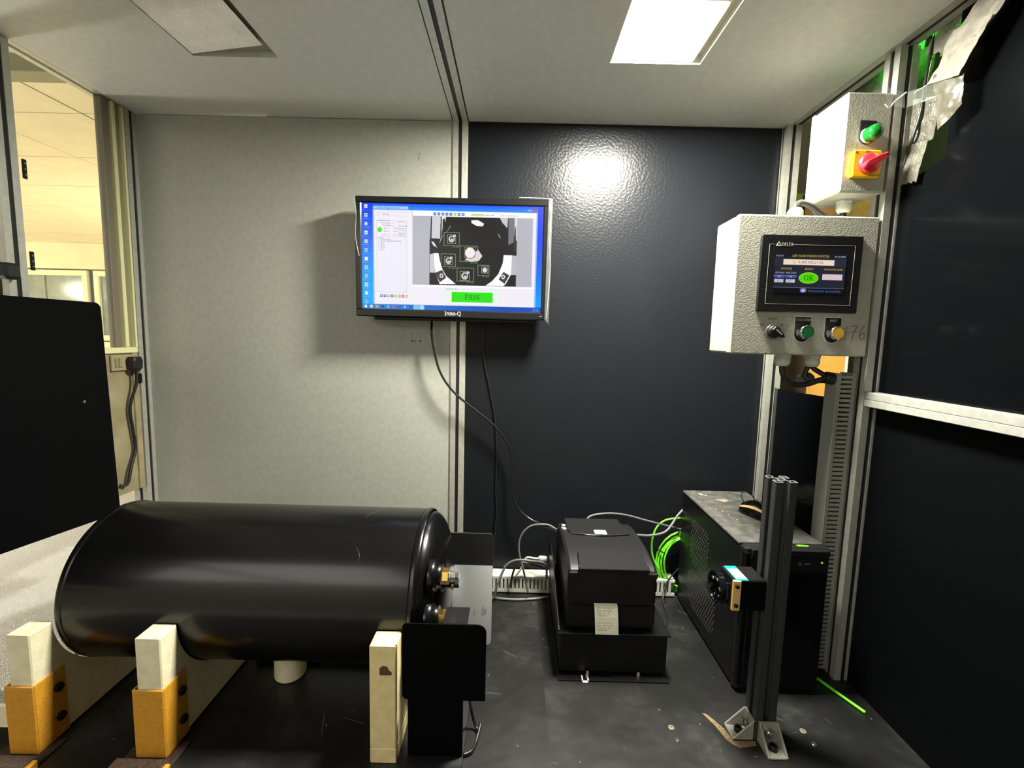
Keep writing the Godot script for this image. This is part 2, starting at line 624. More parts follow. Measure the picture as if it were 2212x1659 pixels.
	write(im, "PASS", 241 * k, 201.5 * k, 42, c8(0, 80, 30), serif_face, true)
	# desktop icons and task bar
	for i in 12:
		var y := 3.0 + i * 18.6
		r.call(6, y, 12.5, y + 7.5, [c8(235, 240, 250), c8(205, 220, 245), c8(160, 195, 235)][(i * 7) % 3])
		r.call(7.5, y + 2.5, 11, y + 5, [c8(230, 140, 90), c8(90, 140, 220), c8(240, 245, 255), c8(90, 160, 90)][(i * 5) % 4])
		t.call(["PDF", "PaperTiger", "Job Manager", "Utilities", "Text notes", "Vision Remote", "Report", "Camera Setup", "Printer", "Network", "Recycle Bin", "Browser"][i], 3, y + 12, 8, c8(220, 232, 255))
	for x in 392:
		im.fill_rect(Rect2i(x * 3, 648, 3, 32), c8(40, 140, 225).lerp(c8(0, 75, 190), clampf(x / 300.0, 0, 1)))
	var bar := [c8(230, 240, 250), c8(240, 230, 180), c8(240, 150, 70), c8(60, 60, 90), c8(110, 190, 250), c8(230, 90, 80), c8(70, 90, 170), c8(120, 200, 240), c8(20, 90, 170), c8(90, 190, 220), c8(200, 225, 240)]
	for i in 11:
		var x := 5.0 + i * 12.3
		if i > 8:
			r.call(x - 3, 216.5, x + 8, 226, c8(150, 205, 240))
		r.call(x, 218.5, x + 5, 224, bar[i])
	t.call("10:28 AM", 374, 221, 9, c8(230, 240, 255))
	t.call("05-11-2025", 373, 225, 9, c8(230, 240, 255))
	return im

func panel_image() -> Image:
	var im := Image.create(784, 448, false, Image.FORMAT_RGB8)
	var night := c8(38, 40, 52)
	im.fill(c8(28, 29, 38))
	fill(im, 0, 58, 784, 388, c8(45, 47, 62))
	fill(im, 0, 384, 784, 388, c8(120, 125, 150))
	for b in [[0, 150, 258, 372], [268, 150, 500, 372], [516, 150, 784, 372]]:
		fill(im, b[0], b[1], b[2], b[3], night)
		frame(im, b[0], b[1], b[2], b[3], c8(26, 28, 40), 4)
	var y := c8(250, 215, 60)
	write(im, "10:28:53", 8, 44, 22, c8(240, 240, 240), serif_face, false, 0.2)
	write(im, "AIR TANK VISION SYSTEM", 385, 46, 32, y, serif_face, true, 0.2)
	write(im, "05.11.2025", 650, 44, 24, c8(240, 240, 240), serif_face, false, 0.2)
	fill(im, 96, 74, 652, 134, c8(250, 228, 205))
	write(im, "1)   A 400 430 21 03", 362, 117, 38, c8(95, 85, 80), sans_face, true)
	fill(im, 634, 104, 640, 108, c8(90, 80, 80))
	write(im, "COUNTER", 132, 186, 26, y, serif_face, true, 0.2)
	write(im, "RESULT", 384, 186, 26, y, serif_face, true, 0.2)
	write(im, "OPERATOR NAME", 646, 186, 24, y, serif_face, true, 0.2)
	write(im, "OK Parts", 66, 230, 24, c8(240, 225, 210), serif_face, true, 0.2)
	write(im, "NOK Parts", 188, 230, 24, c8(240, 225, 210), serif_face, true, 0.2)
	for i in 2:
		var x := 4.0 + i * 126
		fill(im, x, 248, x + 120, 282, c8(60, 72, 165))
		fill(im, x, 248, x + 120, 262, c8(105, 115, 200))
		write(im, ["86", "43"][i], x + 60, 274, 24, c8(245, 245, 245), sans_face, true)
		fill(im, x + 8, 294, x + 108, 330, c8(205, 205, 220))
		write(im, "RESET", x + 58, 319, 18, c8(110, 110, 125), sans_face, true)
	oval(im, Vector2(386, 276), Vector2(108, 62), c8(190, 245, 120))
	oval(im, Vector2(386, 276), Vector2(104, 58), c8(90, 225, 0))
	write(im, "OK", 386, 302, 76, c8(10, 75, 10), serif_face, true)
	fill(im, 534, 230, 754, 294, c8(226, 200, 208))
	fill(im, 0, 388, 784, 448, c8(16, 17, 24))
	oval(im, Vector2(338, 414), Vector2(36, 26), c8(125, 130, 200))
	shape_on(im, PackedVector2Array([Vector2(324, 416), Vector2(338, 403), Vector2(352, 416), Vector2(347, 416), Vector2(347, 426), Vector2(329, 426), Vector2(329, 416)]), c8(240, 240, 250))
	write(im, "A", 394, 430, 38, c8(235, 80, 70), serif_face)
	write(im, "utomated technolo", 424, 430, 32, c8(60, 130, 215), serif_face)
	write(im, "G", 704, 430, 36, c8(235, 80, 70), serif_face)
	write(im, "y", 732, 430, 32, c8(60, 130, 215), serif_face)
	return im

func label_image() -> Image:
	var im := Image.create(256, 288, false, Image.FORMAT_RGB8)
	im.fill(c8(240, 236, 215))
	for i in 2:
		var y := 10.0 + i * 142
		frame(im, 16, y, 240, y + 122, c8(200, 195, 175), 2)
		write(im, "Daily and Quality", 28, y + 26, 18, c8(120, 118, 105), mono_face)
		write(im, "Date :05/11/2025", 28, y + 50, 17, c8(60, 58, 52), mono_face)
		write(im, "Time :10 : 28", 28, y + 74, 17, c8(60, 58, 52), mono_face)
		write(im, "VISION OK", 28, y + 98, 18, c8(50, 48, 42), mono_face)
	return im

func sensor_label_image() -> Image:
	var im := Image.create(128, 256, false, Image.FORMAT_RGB8)
	im.fill(c8(225, 240, 240))
	fill(im, 0, 0, 128, 52, c8(20, 200, 180))
	fill(im, 0, 226, 128, 256, c8(20, 200, 180))
	fill(im, 0, 0, 14, 256, c8(20, 200, 180))
	for i in 5:
		fill(im, 34 + i * 17, 76, 36 + i * 17, 176 + (i * 31) % 40, c8(95, 110, 115))
	fill(im, 40, 196, 112, 204, c8(80, 90, 95))
	return im

func floor_image() -> Image:      # rubbed black paint: grey dust in clouds, scratches, specks
	var n := 1024
	var a := FastNoiseLite.new()
	a.seed = 5
	a.frequency = 0.006
	a.fractal_octaves = 5
	var b := FastNoiseLite.new()
	b.seed = 9
	b.frequency = 0.05
	b.fractal_octaves = 3
	var im := Image.create(n, n, false, Image.FORMAT_RGB8)
	for y in n:
		for x in n:
			var d := clampf(a.get_noise_2d(x, y) * 0.9 + 0.42, 0, 1)
			var s := clampf(b.get_noise_2d(x * 0.6, y) * 0.7 + 0.5, 0, 1)
			var v := 0.065 + 0.075 * d * d + 0.06 * d * s
			im.set_pixel(x, y, Color(v, v * 1.01, v * 1.0))
	var rng := RandomNumberGenerator.new()
	rng.seed = 77
	for i in 70:
		var p := Vector2(rng.randf() * n, rng.randf() * n)
		var q := p + Vector2.from_angle(rng.randf() * TAU) * rng.randf_range(6, 46)
		var v := rng.randf_range(0.24, 0.4)
		line_on(im, p, q, rng.randf_range(0.9, 1.5), Color(v, v, v * 0.96))
	for i in 150:
		var v := rng.randf_range(0.25, 0.55)
		oval(im, Vector2(rng.randf() * n, rng.randf() * n), Vector2.ONE * rng.randf_range(0.7, 1.7), Color(v, v, v * 0.9))
	return im

func make_materials():
	var peel := bump_map(3, 0.045, 3.0, 256, 2)
	var fine := bump_map(4, 0.12, 4.0, 256, 3)
	var smear := noise_map(8, 0.012, Color(0.82, 0.82, 0.82), Color(1, 1, 1), 256, 5)
	M.grey_board = grained(mat(Color.WHITE, 0.42), noise_map(11, 0.02, Color(0.60, 0.605, 0.57), Color(0.64, 0.645, 0.61)), peel, 8.0, 0.05)
	M.ceiling_board = grained(mat(Color.WHITE, 0.5), noise_map(12, 0.02, Color(0.76, 0.765, 0.74), Color(0.80, 0.805, 0.78)), peel, 8.0, 0.05)
	M.black_board = grained(mat(Color(0.09, 0.095, 0.11), 0.30, 0.0, 0.30), null, peel, 9.0, 0.26)
	M.black_gloss = mat(Color(0.045, 0.05, 0.06), 0.12, 0.0, 0.35)
	M.black_sheet = grained(mat(Color(0.03, 0.033, 0.04), 0.45, 0.0, 0.15), null, fine, 5.0, 0.05)
	M.dark_acrylic = mat(Color(0.025, 0.03, 0.036), 0.16, 0.0, 0.16)
	M.vent_edge = mat(Color(0.34, 0.34, 0.34), 0.4)
	M.black_satin = mat(Color(0.13, 0.13, 0.125), 0.36, 0.0, 0.7)
	M.black_metal = mat(Color(0.06, 0.06, 0.065), 0.36, 0.0, 0.4)
	M.black_plastic = grained(mat(Color(0.08, 0.08, 0.085), 0.48, 0.0, 0.4), null, fine, 10.0, 0.15)
	M.black_rubber = mat(Color(0.06, 0.06, 0.062), 0.55)
	M.black_anodised = mat(Color(0.24, 0.245, 0.25), 0.36, 0.35)
	M.raw_cut = mat(Color(0.78, 0.78, 0.78), 0.35, 0.8)
	M.aluminium = grained(mat(Color.WHITE, 0.42, 0.55), noise_map(14, 0.05, Color(0.70, 0.70, 0.67), Color(0.78, 0.78, 0.74)), null, 4.0)
	M.slot_black = mat(Color(0.06, 0.06, 0.065), 0.5)
	M.tank_paint = mat(Color(0.03, 0.03, 0.034), 0.26, 0.0, 0.4)
	M.tank_paint.clearcoat_enabled = true
	M.tank_paint.clearcoat = 0.15
	M.tank_paint.clearcoat_roughness = 0.12
	M.nylon = grained(mat(Color.WHITE, 0.5), noise_map(15, 0.03, Color(0.88, 0.84, 0.70), Color(0.95, 0.92, 0.80), 256, 5), fine, 4.0, 0.1)
	M.yellow_paint = grained(mat(Color.WHITE, 0.45), noise_map(16, 0.05, Color(0.80, 0.56, 0.16), Color(0.86, 0.62, 0.20)), fine, 5.0, 0.15)
	M.rust = grained(mat(Color.WHITE, 0.7), noise_map(17, 0.06, Color(0.14, 0.10, 0.08), Color(0.30, 0.2, 0.12)), fine, 6.0, 0.5)
	M.white_coat = grained(mat(Color.WHITE, 0.5), noise_map(18, 0.03, Color(0.60, 0.595, 0.55), Color(0.65, 0.645, 0.60)), fine, 7.0, 0.2)
	M.skirt = grained(mat(Color.WHITE, 0.34), noise_map(19, 0.3, Color(0.60, 0.605, 0.60), Color(0.82, 0.82, 0.815), 512, 2), bump_map(20, 0.25, 9.0, 512, 2), 2.6, 0.7)
	M.cream_wall = grained(mat(Color.WHITE, 0.6), noise_map(21, 0.015, Color(0.50, 0.46, 0.34), Color(0.62, 0.58, 0.46), 256, 5), fine, 2.0, 0.1)
	M.office_wall = grained(mat(Color.WHITE, 0.8), noise_map(22, 0.02, Color(0.90, 0.85, 0.70), Color(0.94, 0.89, 0.75)), null, 0.7)
	M.office_tile = grained(mat(Color.WHITE, 0.9), noise_map(23, 0.03, Color(0.91, 0.87, 0.73), Color(0.95, 0.91, 0.78)), null, 0.7)
	M.joint = mat(Color(0.55, 0.5, 0.38), 0.9)
	M.hall_dark = mat(Color(0.14, 0.14, 0.14), 0.8)
	M.hall_wall = mat(Color(0.72, 0.72, 0.70), 0.8)
	M.hall_floor = grained(mat(Color.WHITE, 0.6), noise_map(24, 0.01, Color(0.80, 0.80, 0.77), Color(0.88, 0.88, 0.85)), null, 0.5)
	M.frame_brown = mat(Color(0.48, 0.45, 0.38), 0.5, 0.2)
	M.scuff = mat(Color(0.22, 0.19, 0.16), 0.7)
	M.tape_brown = grained(mat(Color.WHITE, 0.6), noise_map(37, 0.1, Color(0.28, 0.21, 0.13), Color(0.42, 0.33, 0.22)), null, 12.0)
	M.frame_cream = mat(Color(0.86, 0.84, 0.66), 0.4)
	M.socket_cream = mat(Color(0.60, 0.56, 0.43), 0.5)
	M.frame_olive = mat(Color(0.52, 0.50, 0.38), 0.5)
	M.glass = pane(Color(0.95, 1, 0.97), 0.05, 0.03)
	M.dim_glass = grained(mat(Color.WHITE, 0.12), noise_map(25, 0.02, Color(0.34, 0.38, 0.36), Color(0.48, 0.52, 0.48), 256, 5), null, 1.0)
	M.chrome = mat(Color(0.85, 0.85, 0.86), 0.14, 1.0)
	M.die_cast = grained(mat(Color.WHITE, 0.45, 0.35), noise_map(38, 0.08, Color(0.58, 0.57, 0.54), Color(0.72, 0.71, 0.67)), null, 8.0)
	M.steel = mat(Color(0.66, 0.66, 0.66), 0.28, 0.9)
	M.brass = mat(Color(0.83, 0.68, 0.38), 0.25, 1.0)
	M.green_cap = mat(Color(0.10, 0.42, 0.24), 0.35)
	M.amber_cap = mat(Color(0.83, 0.66, 0.24), 0.4)
	M.green_lens = mat(Color(0.05, 0.40, 0.14), 0.18)
	M.isolator_yellow = mat(Color(0.95, 0.74, 0.06), 0.35)
	M.isolator_red = mat(Color(0.86, 0.16, 0.22), 0.35)
	M.gland_grey = mat(Color(0.76, 0.77, 0.73), 0.45)
	M.duct_grey = mat(Color(0.50, 0.50, 0.48), 0.5)
	M.duct_pale = mat(Color(0.74, 0.74, 0.70), 0.5)
	M.cable_black = mat(Color(0.10, 0.10, 0.105), 0.38)
	M.cable_dim = mat(Color(0.24, 0.235, 0.23), 0.3)
	M.cable_gloss = mat(Color(0.09, 0.09, 0.095), 0.22)
	M.cable_grey = mat(Color(0.36, 0.36, 0.36), 0.4)
	M.cable_green = mat(Color(0.46, 0.90, 0.16), 0.4)
	M.print_white = mat(Color(0.86, 0.86, 0.84), 0.5)
	M.print_dark = mat(Color(0.22, 0.24, 0.26), 0.6)
	M.logo_blue = mat(Color(0.16, 0.16, 0.45), 0.5)
	M.film = pane(Color(0.92, 0.93, 0.92), 0.03, 0.15)
	M.paper = grained(mat(Color.WHITE, 0.85), noise_map(26, 0.02, Color(0.88, 0.87, 0.84), Color(0.95, 0.94, 0.91), 256, 5), fine, 3.0, 0.2)
	M.cloth = grained(mat(Color.WHITE, 0.75), noise_map(27, 0.03, Color(0.40, 0.385, 0.35), Color(0.56, 0.54, 0.49), 256, 4), fine, 5.0, 0.5)
	M.cloth.backlight_enabled = true
	M.cloth.backlight = Color(0.35, 0.35, 0.33)
	M.film_grey = grained(mat(Color.WHITE, 0.4), noise_map(33, 0.03, Color(0.27, 0.26, 0.23), Color(0.40, 0.39, 0.35), 256, 4), fine, 5.0, 0.4)
	M.film_grey.backlight_enabled = true
	M.film_grey.backlight = Color(0.5, 0.5, 0.48)
	M.nylon_old = grained(mat(Color.WHITE, 0.5), noise_map(34, 0.03, Color(0.88, 0.80, 0.57), Color(0.95, 0.88, 0.68), 256, 5), fine, 4.0, 0.1)
	M.printer_shell = grained(mat(Color(0.11, 0.11, 0.115), 0.42, 0.0, 0.3), null, fine, 10.0, 0.15)
	M.kraft = grained(mat(Color.WHITE, 0.8), noise_map(28, 0.15, Color(0.76, 0.55, 0.24), Color(0.84, 0.63, 0.30)), null, 4.0)
	M.kraft_mid = grained(mat(Color.WHITE, 0.85), noise_map(36, 0.05, Color(0.42, 0.31, 0.18), Color(0.50, 0.38, 0.22)), null, 4.0)
	M.kraft_dark = grained(mat(Color.WHITE, 0.85), noise_map(29, 0.05, Color(0.24, 0.18, 0.14), Color(0.30, 0.23, 0.17)), null, 4.0)
	M.mud = mat(Color(0.55, 0.50, 0.40), 0.8)
	M.wear = grained(mat(Color.WHITE, 0.8), noise_map(35, 0.08, Color(0.34, 0.29, 0.22), Color(0.66, 0.53, 0.36)), null, 9.0)
	M.tan = grained(mat(Color.WHITE, 0.45), noise_map(30, 0.08, Color(0.80, 0.66, 0.40), Color(0.86, 0.72, 0.46)), null, 6.0)
	M.ceiling_fixture = mat(Color(0.80, 0.78, 0.72), 0.5)

# aluminium profile, square w across, pushed along axis; four T-slots with black cover strips as parts
func profile(called: String, at: Vector3, axis: Vector3, length: float, w: float, m: Material) -> MeshInstance3D:
	var h := w / 2
	var s := 0.005
	var d := 0.004
	var p := PackedVector2Array()
	for k in 4:
		var r := Vector2.from_angle(PI / 2 * k)
		var q := r.orthogonal()
		for c in [Vector2(h, -h), Vector2(h, -s), Vector2(h - d, -s), Vector2(h - d, s), Vector2(h, s)]:
			p.append(r * c.x - q * c.y)
	var z := axis.normalized()
	var x := Vector3(1, 0, 0) if absf(z.x) < 0.5 else Vector3(0, 1, 0)
	var xf := Transform3D(Basis(x, z.cross(x), z), at)
	var o := structure(called, prism(S(), p, xf, length, 0.0004), m)
	for k in 4:
		var a := PI / 2 * k
		var t := xf * Transform3D(Basis(Vector3(0, 0, 1), a), Vector3.ZERO)
		obj("slot_strip", bx(S(), Vector3(h - d - 0.0005, -s + 0.0003, 0.001), Vector3(h - d + 0.0015, s - 0.0003, length - 0.001), 0.0002, t), M.slot_black, o)
	return o

func _ready():
	serif_face = SystemFont.new()
	serif_face.font_names = PackedStringArray(["Droid Serif"])
	sans_face = SystemFont.new()
	sans_face.font_names = PackedStringArray(["Droid Sans"])
	mono_face = SystemFont.new()
	mono_face.font_names = PackedStringArray(["Droid Sans Mono"])
	# camera: a wide phone lens, tipped 6 degrees down and rolled 1.4 degrees
	var cam := Camera3D.new()
	cam.name = "camera"
	cam.transform = Transform3D(Basis(Vector3(0.99969, 0.024079, -0.006403), Vector3(-0.024621, 0.994109, -0.105552), Vector3(0.003824, 0.105677, 0.994393)), Vector3(0, 0.775, 0))
	cam.fov = 80.293
	cam.near = 0.02
	cam.far = 60.0
	add_child(cam)
	cam.current = true
	# surroundings
	var env := Environment.new()
	env.background_mode = Environment.BG_COLOR
	env.background_color = Color(0.05, 0.05, 0.05)
	env.tonemap_mode = Environment.TONE_MAPPER_LINEAR
	env.tonemap_exposure = 1.0
	env.sdfgi_enabled = true
	env.ssao_enabled = true
	env.ssil_enabled = true
	var we := WorldEnvironment.new()
	we.name = "world_environment"
	we.environment = env
	add_child(we)
	make_materials()
	# lights: the booth's square panel, the hall's panels behind the camera, the office tubes, a work lamp behind the right gap
	area_light("booth_panel_light", Vector3(0.28, 1.3755, -0.973), Vector3.DOWN, Vector2(0.165, 0.165), Color(1.0, 0.99, 0.93), 6.0)
	for x in [-2.7, -1.3]:
		area_light("hall_panel_light", Vector3(x, 1.81, 1.7), Vector3.DOWN, Vector2(1.18, 2.38), Color(1.0, 0.99, 0.95), 3.0)
	for p in [Vector3(-2.6, 1.3, -4.9), Vector3(-7.2, 1.3, -3.2), Vector3(-8.9, 1.5, -2.6), Vector3(-1.9, 0.55, -1.22)]:
		omni("office_tube_light", p + Vector3(0, -0.03, 0), Color(1.0, 0.985, 0.96) if p.x > -2.0 else Color(1.0, 0.95, 0.82), 0.5 if p.x > -2.0 else 4.0, 0.05)
	omni("work_lamp_light", Vector3(1.2, 1.55, -1.06), Color(1.0, 0.9, 0.7), 0.5, 0.04)
	omni("green_beacon_light", Vector3(0.845, 1.452, -1.02), Color(0.02, 1.0, 0.08), 0.4, 0.015)
	build_shell()
	build_hall()
	build_openings()
	build_ceiling_fittings()
	build_tank()
	build_cradles()
	build_black_panel()
	build_monitor()
	build_control_box()
	build_switch_box()
	build_printer()
	build_tower()
	build_post()
	build_ducts()
	build_cables()
	build_cloths()
	build_floor_bits()

func area_light(called: String, at: Vector3, dir: Vector3, size: Vector2, c: Color, e: float):
	var l := AreaLight3D.new()
	l.name = numbered(called)
	l.area_size = size
	l.area_normalize_energy = true
	l.light_color = c
	l.light_energy = e
	l.area_range = 14.0
	l.area_attenuation = 2.0
	l.shadow_enabled = true
	add_child(l)
	var z := -dir.normalized()
	var x := Vector3.RIGHT if absf(z.x) < 0.9 else Vector3.UP
	l.transform = Transform3D(Basis(x, z.cross(x), z), at)

func omni(called: String, at: Vector3, c: Color, e: float, size: float):
	var l := OmniLight3D.new()
	l.name = numbered(called)
	l.position = at
	l.light_color = c
	l.light_energy = e
	l.light_size = size
	l.omni_range = 14.0
	l.omni_attenuation = 2.0
	l.shadow_enabled = true
	add_child(l)

func build_shell():
	# worktop: one painted board, dusty
	var fl := S()
	quad(fl, Vector3(-1.125, 0, -1.37), Vector3(0.81, 0, -1.37), Vector3(0.81, 0, -0.25), Vector3(-1.125, 0, -0.25), Vector3.UP)
	var fm := printed(floor_image(), 0.4)
	fm.uv1_scale = Vector3(1.6, 0.95, 1)
	fm.normal_enabled = true
	fm.normal_texture = bump_map(31, 0.03, 2.0, 256, 4)
	fm.normal_scale = 0.15
	var floor_o := structure("floor", fl, fm)
	obj("worktop_edge", bx(S(), Vector3(-1.125, -0.04, -1.37), Vector3(0.81, -0.0004, -0.25)), M.black_sheet, floor_o)
	# back wall: grey board, black board
	var wb := structure_root("wall_back")
	lab(obj("panel", bx(S(), Vector3(-1.086, 0.001, -1.37), Vector3(-0.191, 1.371, -1.35)), M.grey_board, wb), "light grey board with a fine orange-peel surface")
	lab(obj("panel", bx(S(), Vector3(-0.146, 0.001, -1.37), Vector3(0.737, 1.371, -1.35)), M.black_board, wb), "satin black board mirroring the lamp")
	var st := S()
	for x in [-0.1895, -0.1465]:
		bx(st, Vector3(x - 0.0012, 0.001, -1.352), Vector3(x + 0.0012, 1.371, -1.348), 0)
	obj("edge_strip", st, M.aluminium, wb)
	for q in [[-0.303, 0.752, 0.0030], [-0.294, 0.750, 0.0022], [-0.279, 0.752, 0.0030], [-0.305, 0.772, 0.0016], [-0.272, 0.778, 0.0014]]:
		obj("scuff", prism(S(), disc(q[2], 8), Transform3D(FRONT, Vector3(q[0], q[1], -1.3502)), 0.0004), M.scuff, wb)
	obj("pencil_mark", tube(S(), curve([Vector3(-0.286, 1.262, -1.3498), Vector3(-0.283, 1.280, -1.3498), Vector3(-0.278, 1.281, -1.3498)], 4), 0.0005, 4), M.scuff, wb)
	# ceiling boards with two long openings for lamps
	var ce := structure_root("ceiling")
	var left := S()
	for r in [[-1.085, -0.725, -1.372, 0.1], [-0.537, -0.191, -1.372, 0.1], [-0.725, -0.537, -1.372, -1.072], [-0.725, -0.537, -0.70, 0.1]]:
		bx(left, Vector3(r[0], 1.372, r[2]), Vector3(r[1], 1.392, r[3]), 0)
	lab(obj("panel", left, M.ceiling_board, ce), "grey ceiling board left of the profile beam")
	var right := S()
	for r in [[-0.144, 0.193, -1.372, 0.1], [0.390, 0.750, -1.372, 0.1], [0.193, 0.390, -1.372, -1.063], [0.193, 0.390, -0.70, 0.1]]:
		bx(right, Vector3(r[0], 1.372, r[2]), Vector3(r[1], 1.392, r[3]), 0)
	lab(obj("panel", right, M.ceiling_board, ce), "grey ceiling board with the lit lamp opening")
	obj("opening_cover", bx(S(), Vector3(0.185, 1.392, -1.07), Vector3(0.398, 1.398, -0.69), 0), M.ceiling_fixture, ce)
	obj("opening_cover", bx(S(), Vector3(-0.733, 1.392, -1.08), Vector3(-0.529, 1.398, -0.69), 0), M.ceiling_fixture, ce)
	# profiles
	profile("trim_1", Vector3(-0.1675, 0.0, -1.366), Vector3.UP, 1.372, 0.040, M.aluminium)
	profile("trim_2", Vector3(-1.105, 0.0, -1.332), Vector3.UP, 1.372, 0.040, M.aluminium)
	profile("trim_3", Vector3(0.757, 0.0, -1.346), Vector3.UP, 1.372, 0.040, M.aluminium)
	profile("trim_4", Vector3(0.777, 0.0, -1.000), Vector3.UP, 1.372, 0.040, M.aluminium)
	profile("trim_5", Vector3(-1.105, 0.331, -1.005), Vector3.UP, 1.041, 0.040, M.aluminium)
	profile("trim_6", Vector3(-0.1675, 1.390, -1.346), Vector3.BACK, 1.446, 0.040, M.aluminium)
	profile("trim_7", Vector3(0.771, 1.392, -1.366), Vector3.BACK, 1.466, 0.040, M.aluminium)
	profile("trim_8", Vector3(-1.106, 1.392, -1.352), Vector3.BACK, 1.452, 0.040, M.aluminium)
	var rail := S()
	bx(rail, Vector3(0.757, 0.6575, -0.979), Vector3(0.787, 0.6725, -0.20), 0.001)
	bx(rail, Vector3(0.757, 0.642, -0.979), Vector3(0.787, 0.6567, -0.20), 0.001)
	structure("trim_9", rail, M.aluminium)
	# right wall: glossy black sheets in front of the post, a bent black sheet behind it
	var wr := structure_root("wall_right")
	var up := PackedVector2Array([Vector2(-0.20, 0.673), Vector2(-0.20, 1.371), Vector2(-0.885, 1.371), Vector2(-0.885, 1.12), Vector2(-0.979, 1.10), Vector2(-0.979, 0.673)])
	var side := Transform3D(Basis(Vector3(0, 0, 1), Vector3(0, 1, 0), Vector3(-1, 0, 0)), Vector3(0.792, 0, 0))
	lab(obj("panel", prism(S(), up, side, 0.006), M.dark_acrylic, wr), "glossy black sheet above the rail")
	lab(obj("panel", bx(S(), Vector3(0.786, 0.001, -0.979), Vector3(0.792, 0.642, -0.20), 0.0005), M.black_sheet, wr), "matt black sheet below the rail")
	var bent := PackedVector2Array()
	for i in 13:
		var t := i / 12.0
		bent.append(Vector2(lerpf(0.760, 0.790, t) - 0.022 * sin(PI * pow(t, 0.6)), lerpf(-1.322, -1.022, t)))
	for i in 13:
		bent.append(bent[12 - i] + Vector2(0.002, 0.0))
	lab(obj("panel", prism(S(), bent, Transform3D(Basis(Vector3(1, 0, 0), Vector3(0, 0, 1), Vector3(0, 1, 0)), Vector3(0, 0.002, 0)), 0.642), M.black_gloss, wr), "bent glossy black sheet between the posts")

func build_hall():
	structure("floor", bx(S(), Vector3(-10.1, -0.95, -6.1), Vector3(1.5, -0.85, 3.1), 0), M.hall_floor)
	var front := structure("wall_front", bx(S(), Vector3(-10.1, -0.85, 3.0), Vector3(1.5, 1.83, 3.1), 0), M.hall_wall)
	front.set_meta("label", "plain grey hall wall behind the camera")
	structure("wall_right", bx(S(), Vector3(1.4, -0.85, -6.1), Vector3(1.5, 1.83, 3.1), 0), M.hall_dark)
	structure("wall_partition", bx(S(), Vector3(-0.9, -0.85, -1.75), Vector3(1.4, 1.83, -1.70), 0), M.hall_dark)
	structure("wall_left", bx(S(), Vector3(-10.1, -0.85, -6.1), Vector3(-10.0, 1.83, 3.1), 0), M.office_wall)
	# office ceiling: laid-in tiles where the window shows them, plain beyond
	var ce := structure("ceiling", bx(S(), Vector3(-10.1, 1.842, -6.1), Vector3(1.5, 1.93, 3.1), 0), M.joint)
	var shape := BoxMesh.new()
	shape.size = Vector3(0.592, 0.010, 0.592)
	for j in 7:
		for i in 11:
			var tile := obj("tile", shape, M.office_tile, ce)
			tile.position += Vector3(-7.9 + i * 0.6, 1.835 + 0.001 * ((i * 5 + j * 3) % 3), -5.7 + j * 0.6)
	var plain := bx(S(), Vector3(-10, 1.83, -1.8), Vector3(1.4, 1.842, 3.0), 0)
	bx(plain, Vector3(-10, 1.83, -6.0), Vector3(-8.21, 1.842, -1.8), 0)
	bx(plain, Vector3(-1.59, 1.83, -6.0), Vector3(1.4, 1.842, -1.8), 0)
	lab(obj("board", plain, M.frame_brown, ce), "brown painted ceiling in front of the beam")
	structure("beam", bx(S(), Vector3(-10, 1.764, -1.985), Vector3(-0.95, 1.83, -1.90), 0.002), M.frame_olive)
	# far office wall with a band of windows
	var wall := S()
	for r in [[-10.0, 1.4, -0.85, 0.56], [-10.0, 1.4, 1.50, 1.83], [-3.6, 1.4, 0.56, 1.50], [-10.0, -9.2, 0.56, 1.50]]:
		bx(wall, Vector3(r[0], r[2], -6.1), Vector3(r[1], r[3], -6.0), 0)
	structure("wall_office", wall, M.office_wall)
	for i in 5:
		var x := -9.15 + i * 1.25 - 0.09
		if i == 4:
			x += 0.0
		var w := structure("window_%d" % (i + 2), frame_bars(x, x + 1.17, 0.58, 1.48, 0.07, -6.03, -5.98), M.frame_cream)
		obj("pane", bx(S(), Vector3(x + 0.06, 0.64, -6.02), Vector3(x + 1.11, 1.42, -6.01), 0), M.dim_glass, w)
		obj("mullion", bx(S(), Vector3(x + 0.57, 0.64, -6.008), Vector3(x + 0.60, 1.42, -5.995), 0.002), M.frame_olive, w)

func frame_bars(x0: float, x1: float, y0: float, y1: float, w: float, z0: float, z1: float) -> SurfaceTool:
	var st := S()
	bx(st, Vector3(x0, y0, z0), Vector3(x1, y0 + w, z1), 0.004)
	bx(st, Vector3(x0, y1 - w, z0), Vector3(x1, y1, z1), 0.004)
	bx(st, Vector3(x0, y0 + w, z0), Vector3(x0 + w, y1 - w, z1), 0.004)
	bx(st, Vector3(x1 - w, y0 + w, z0), Vector3(x1, y1 - w, z1), 0.004)
	return st

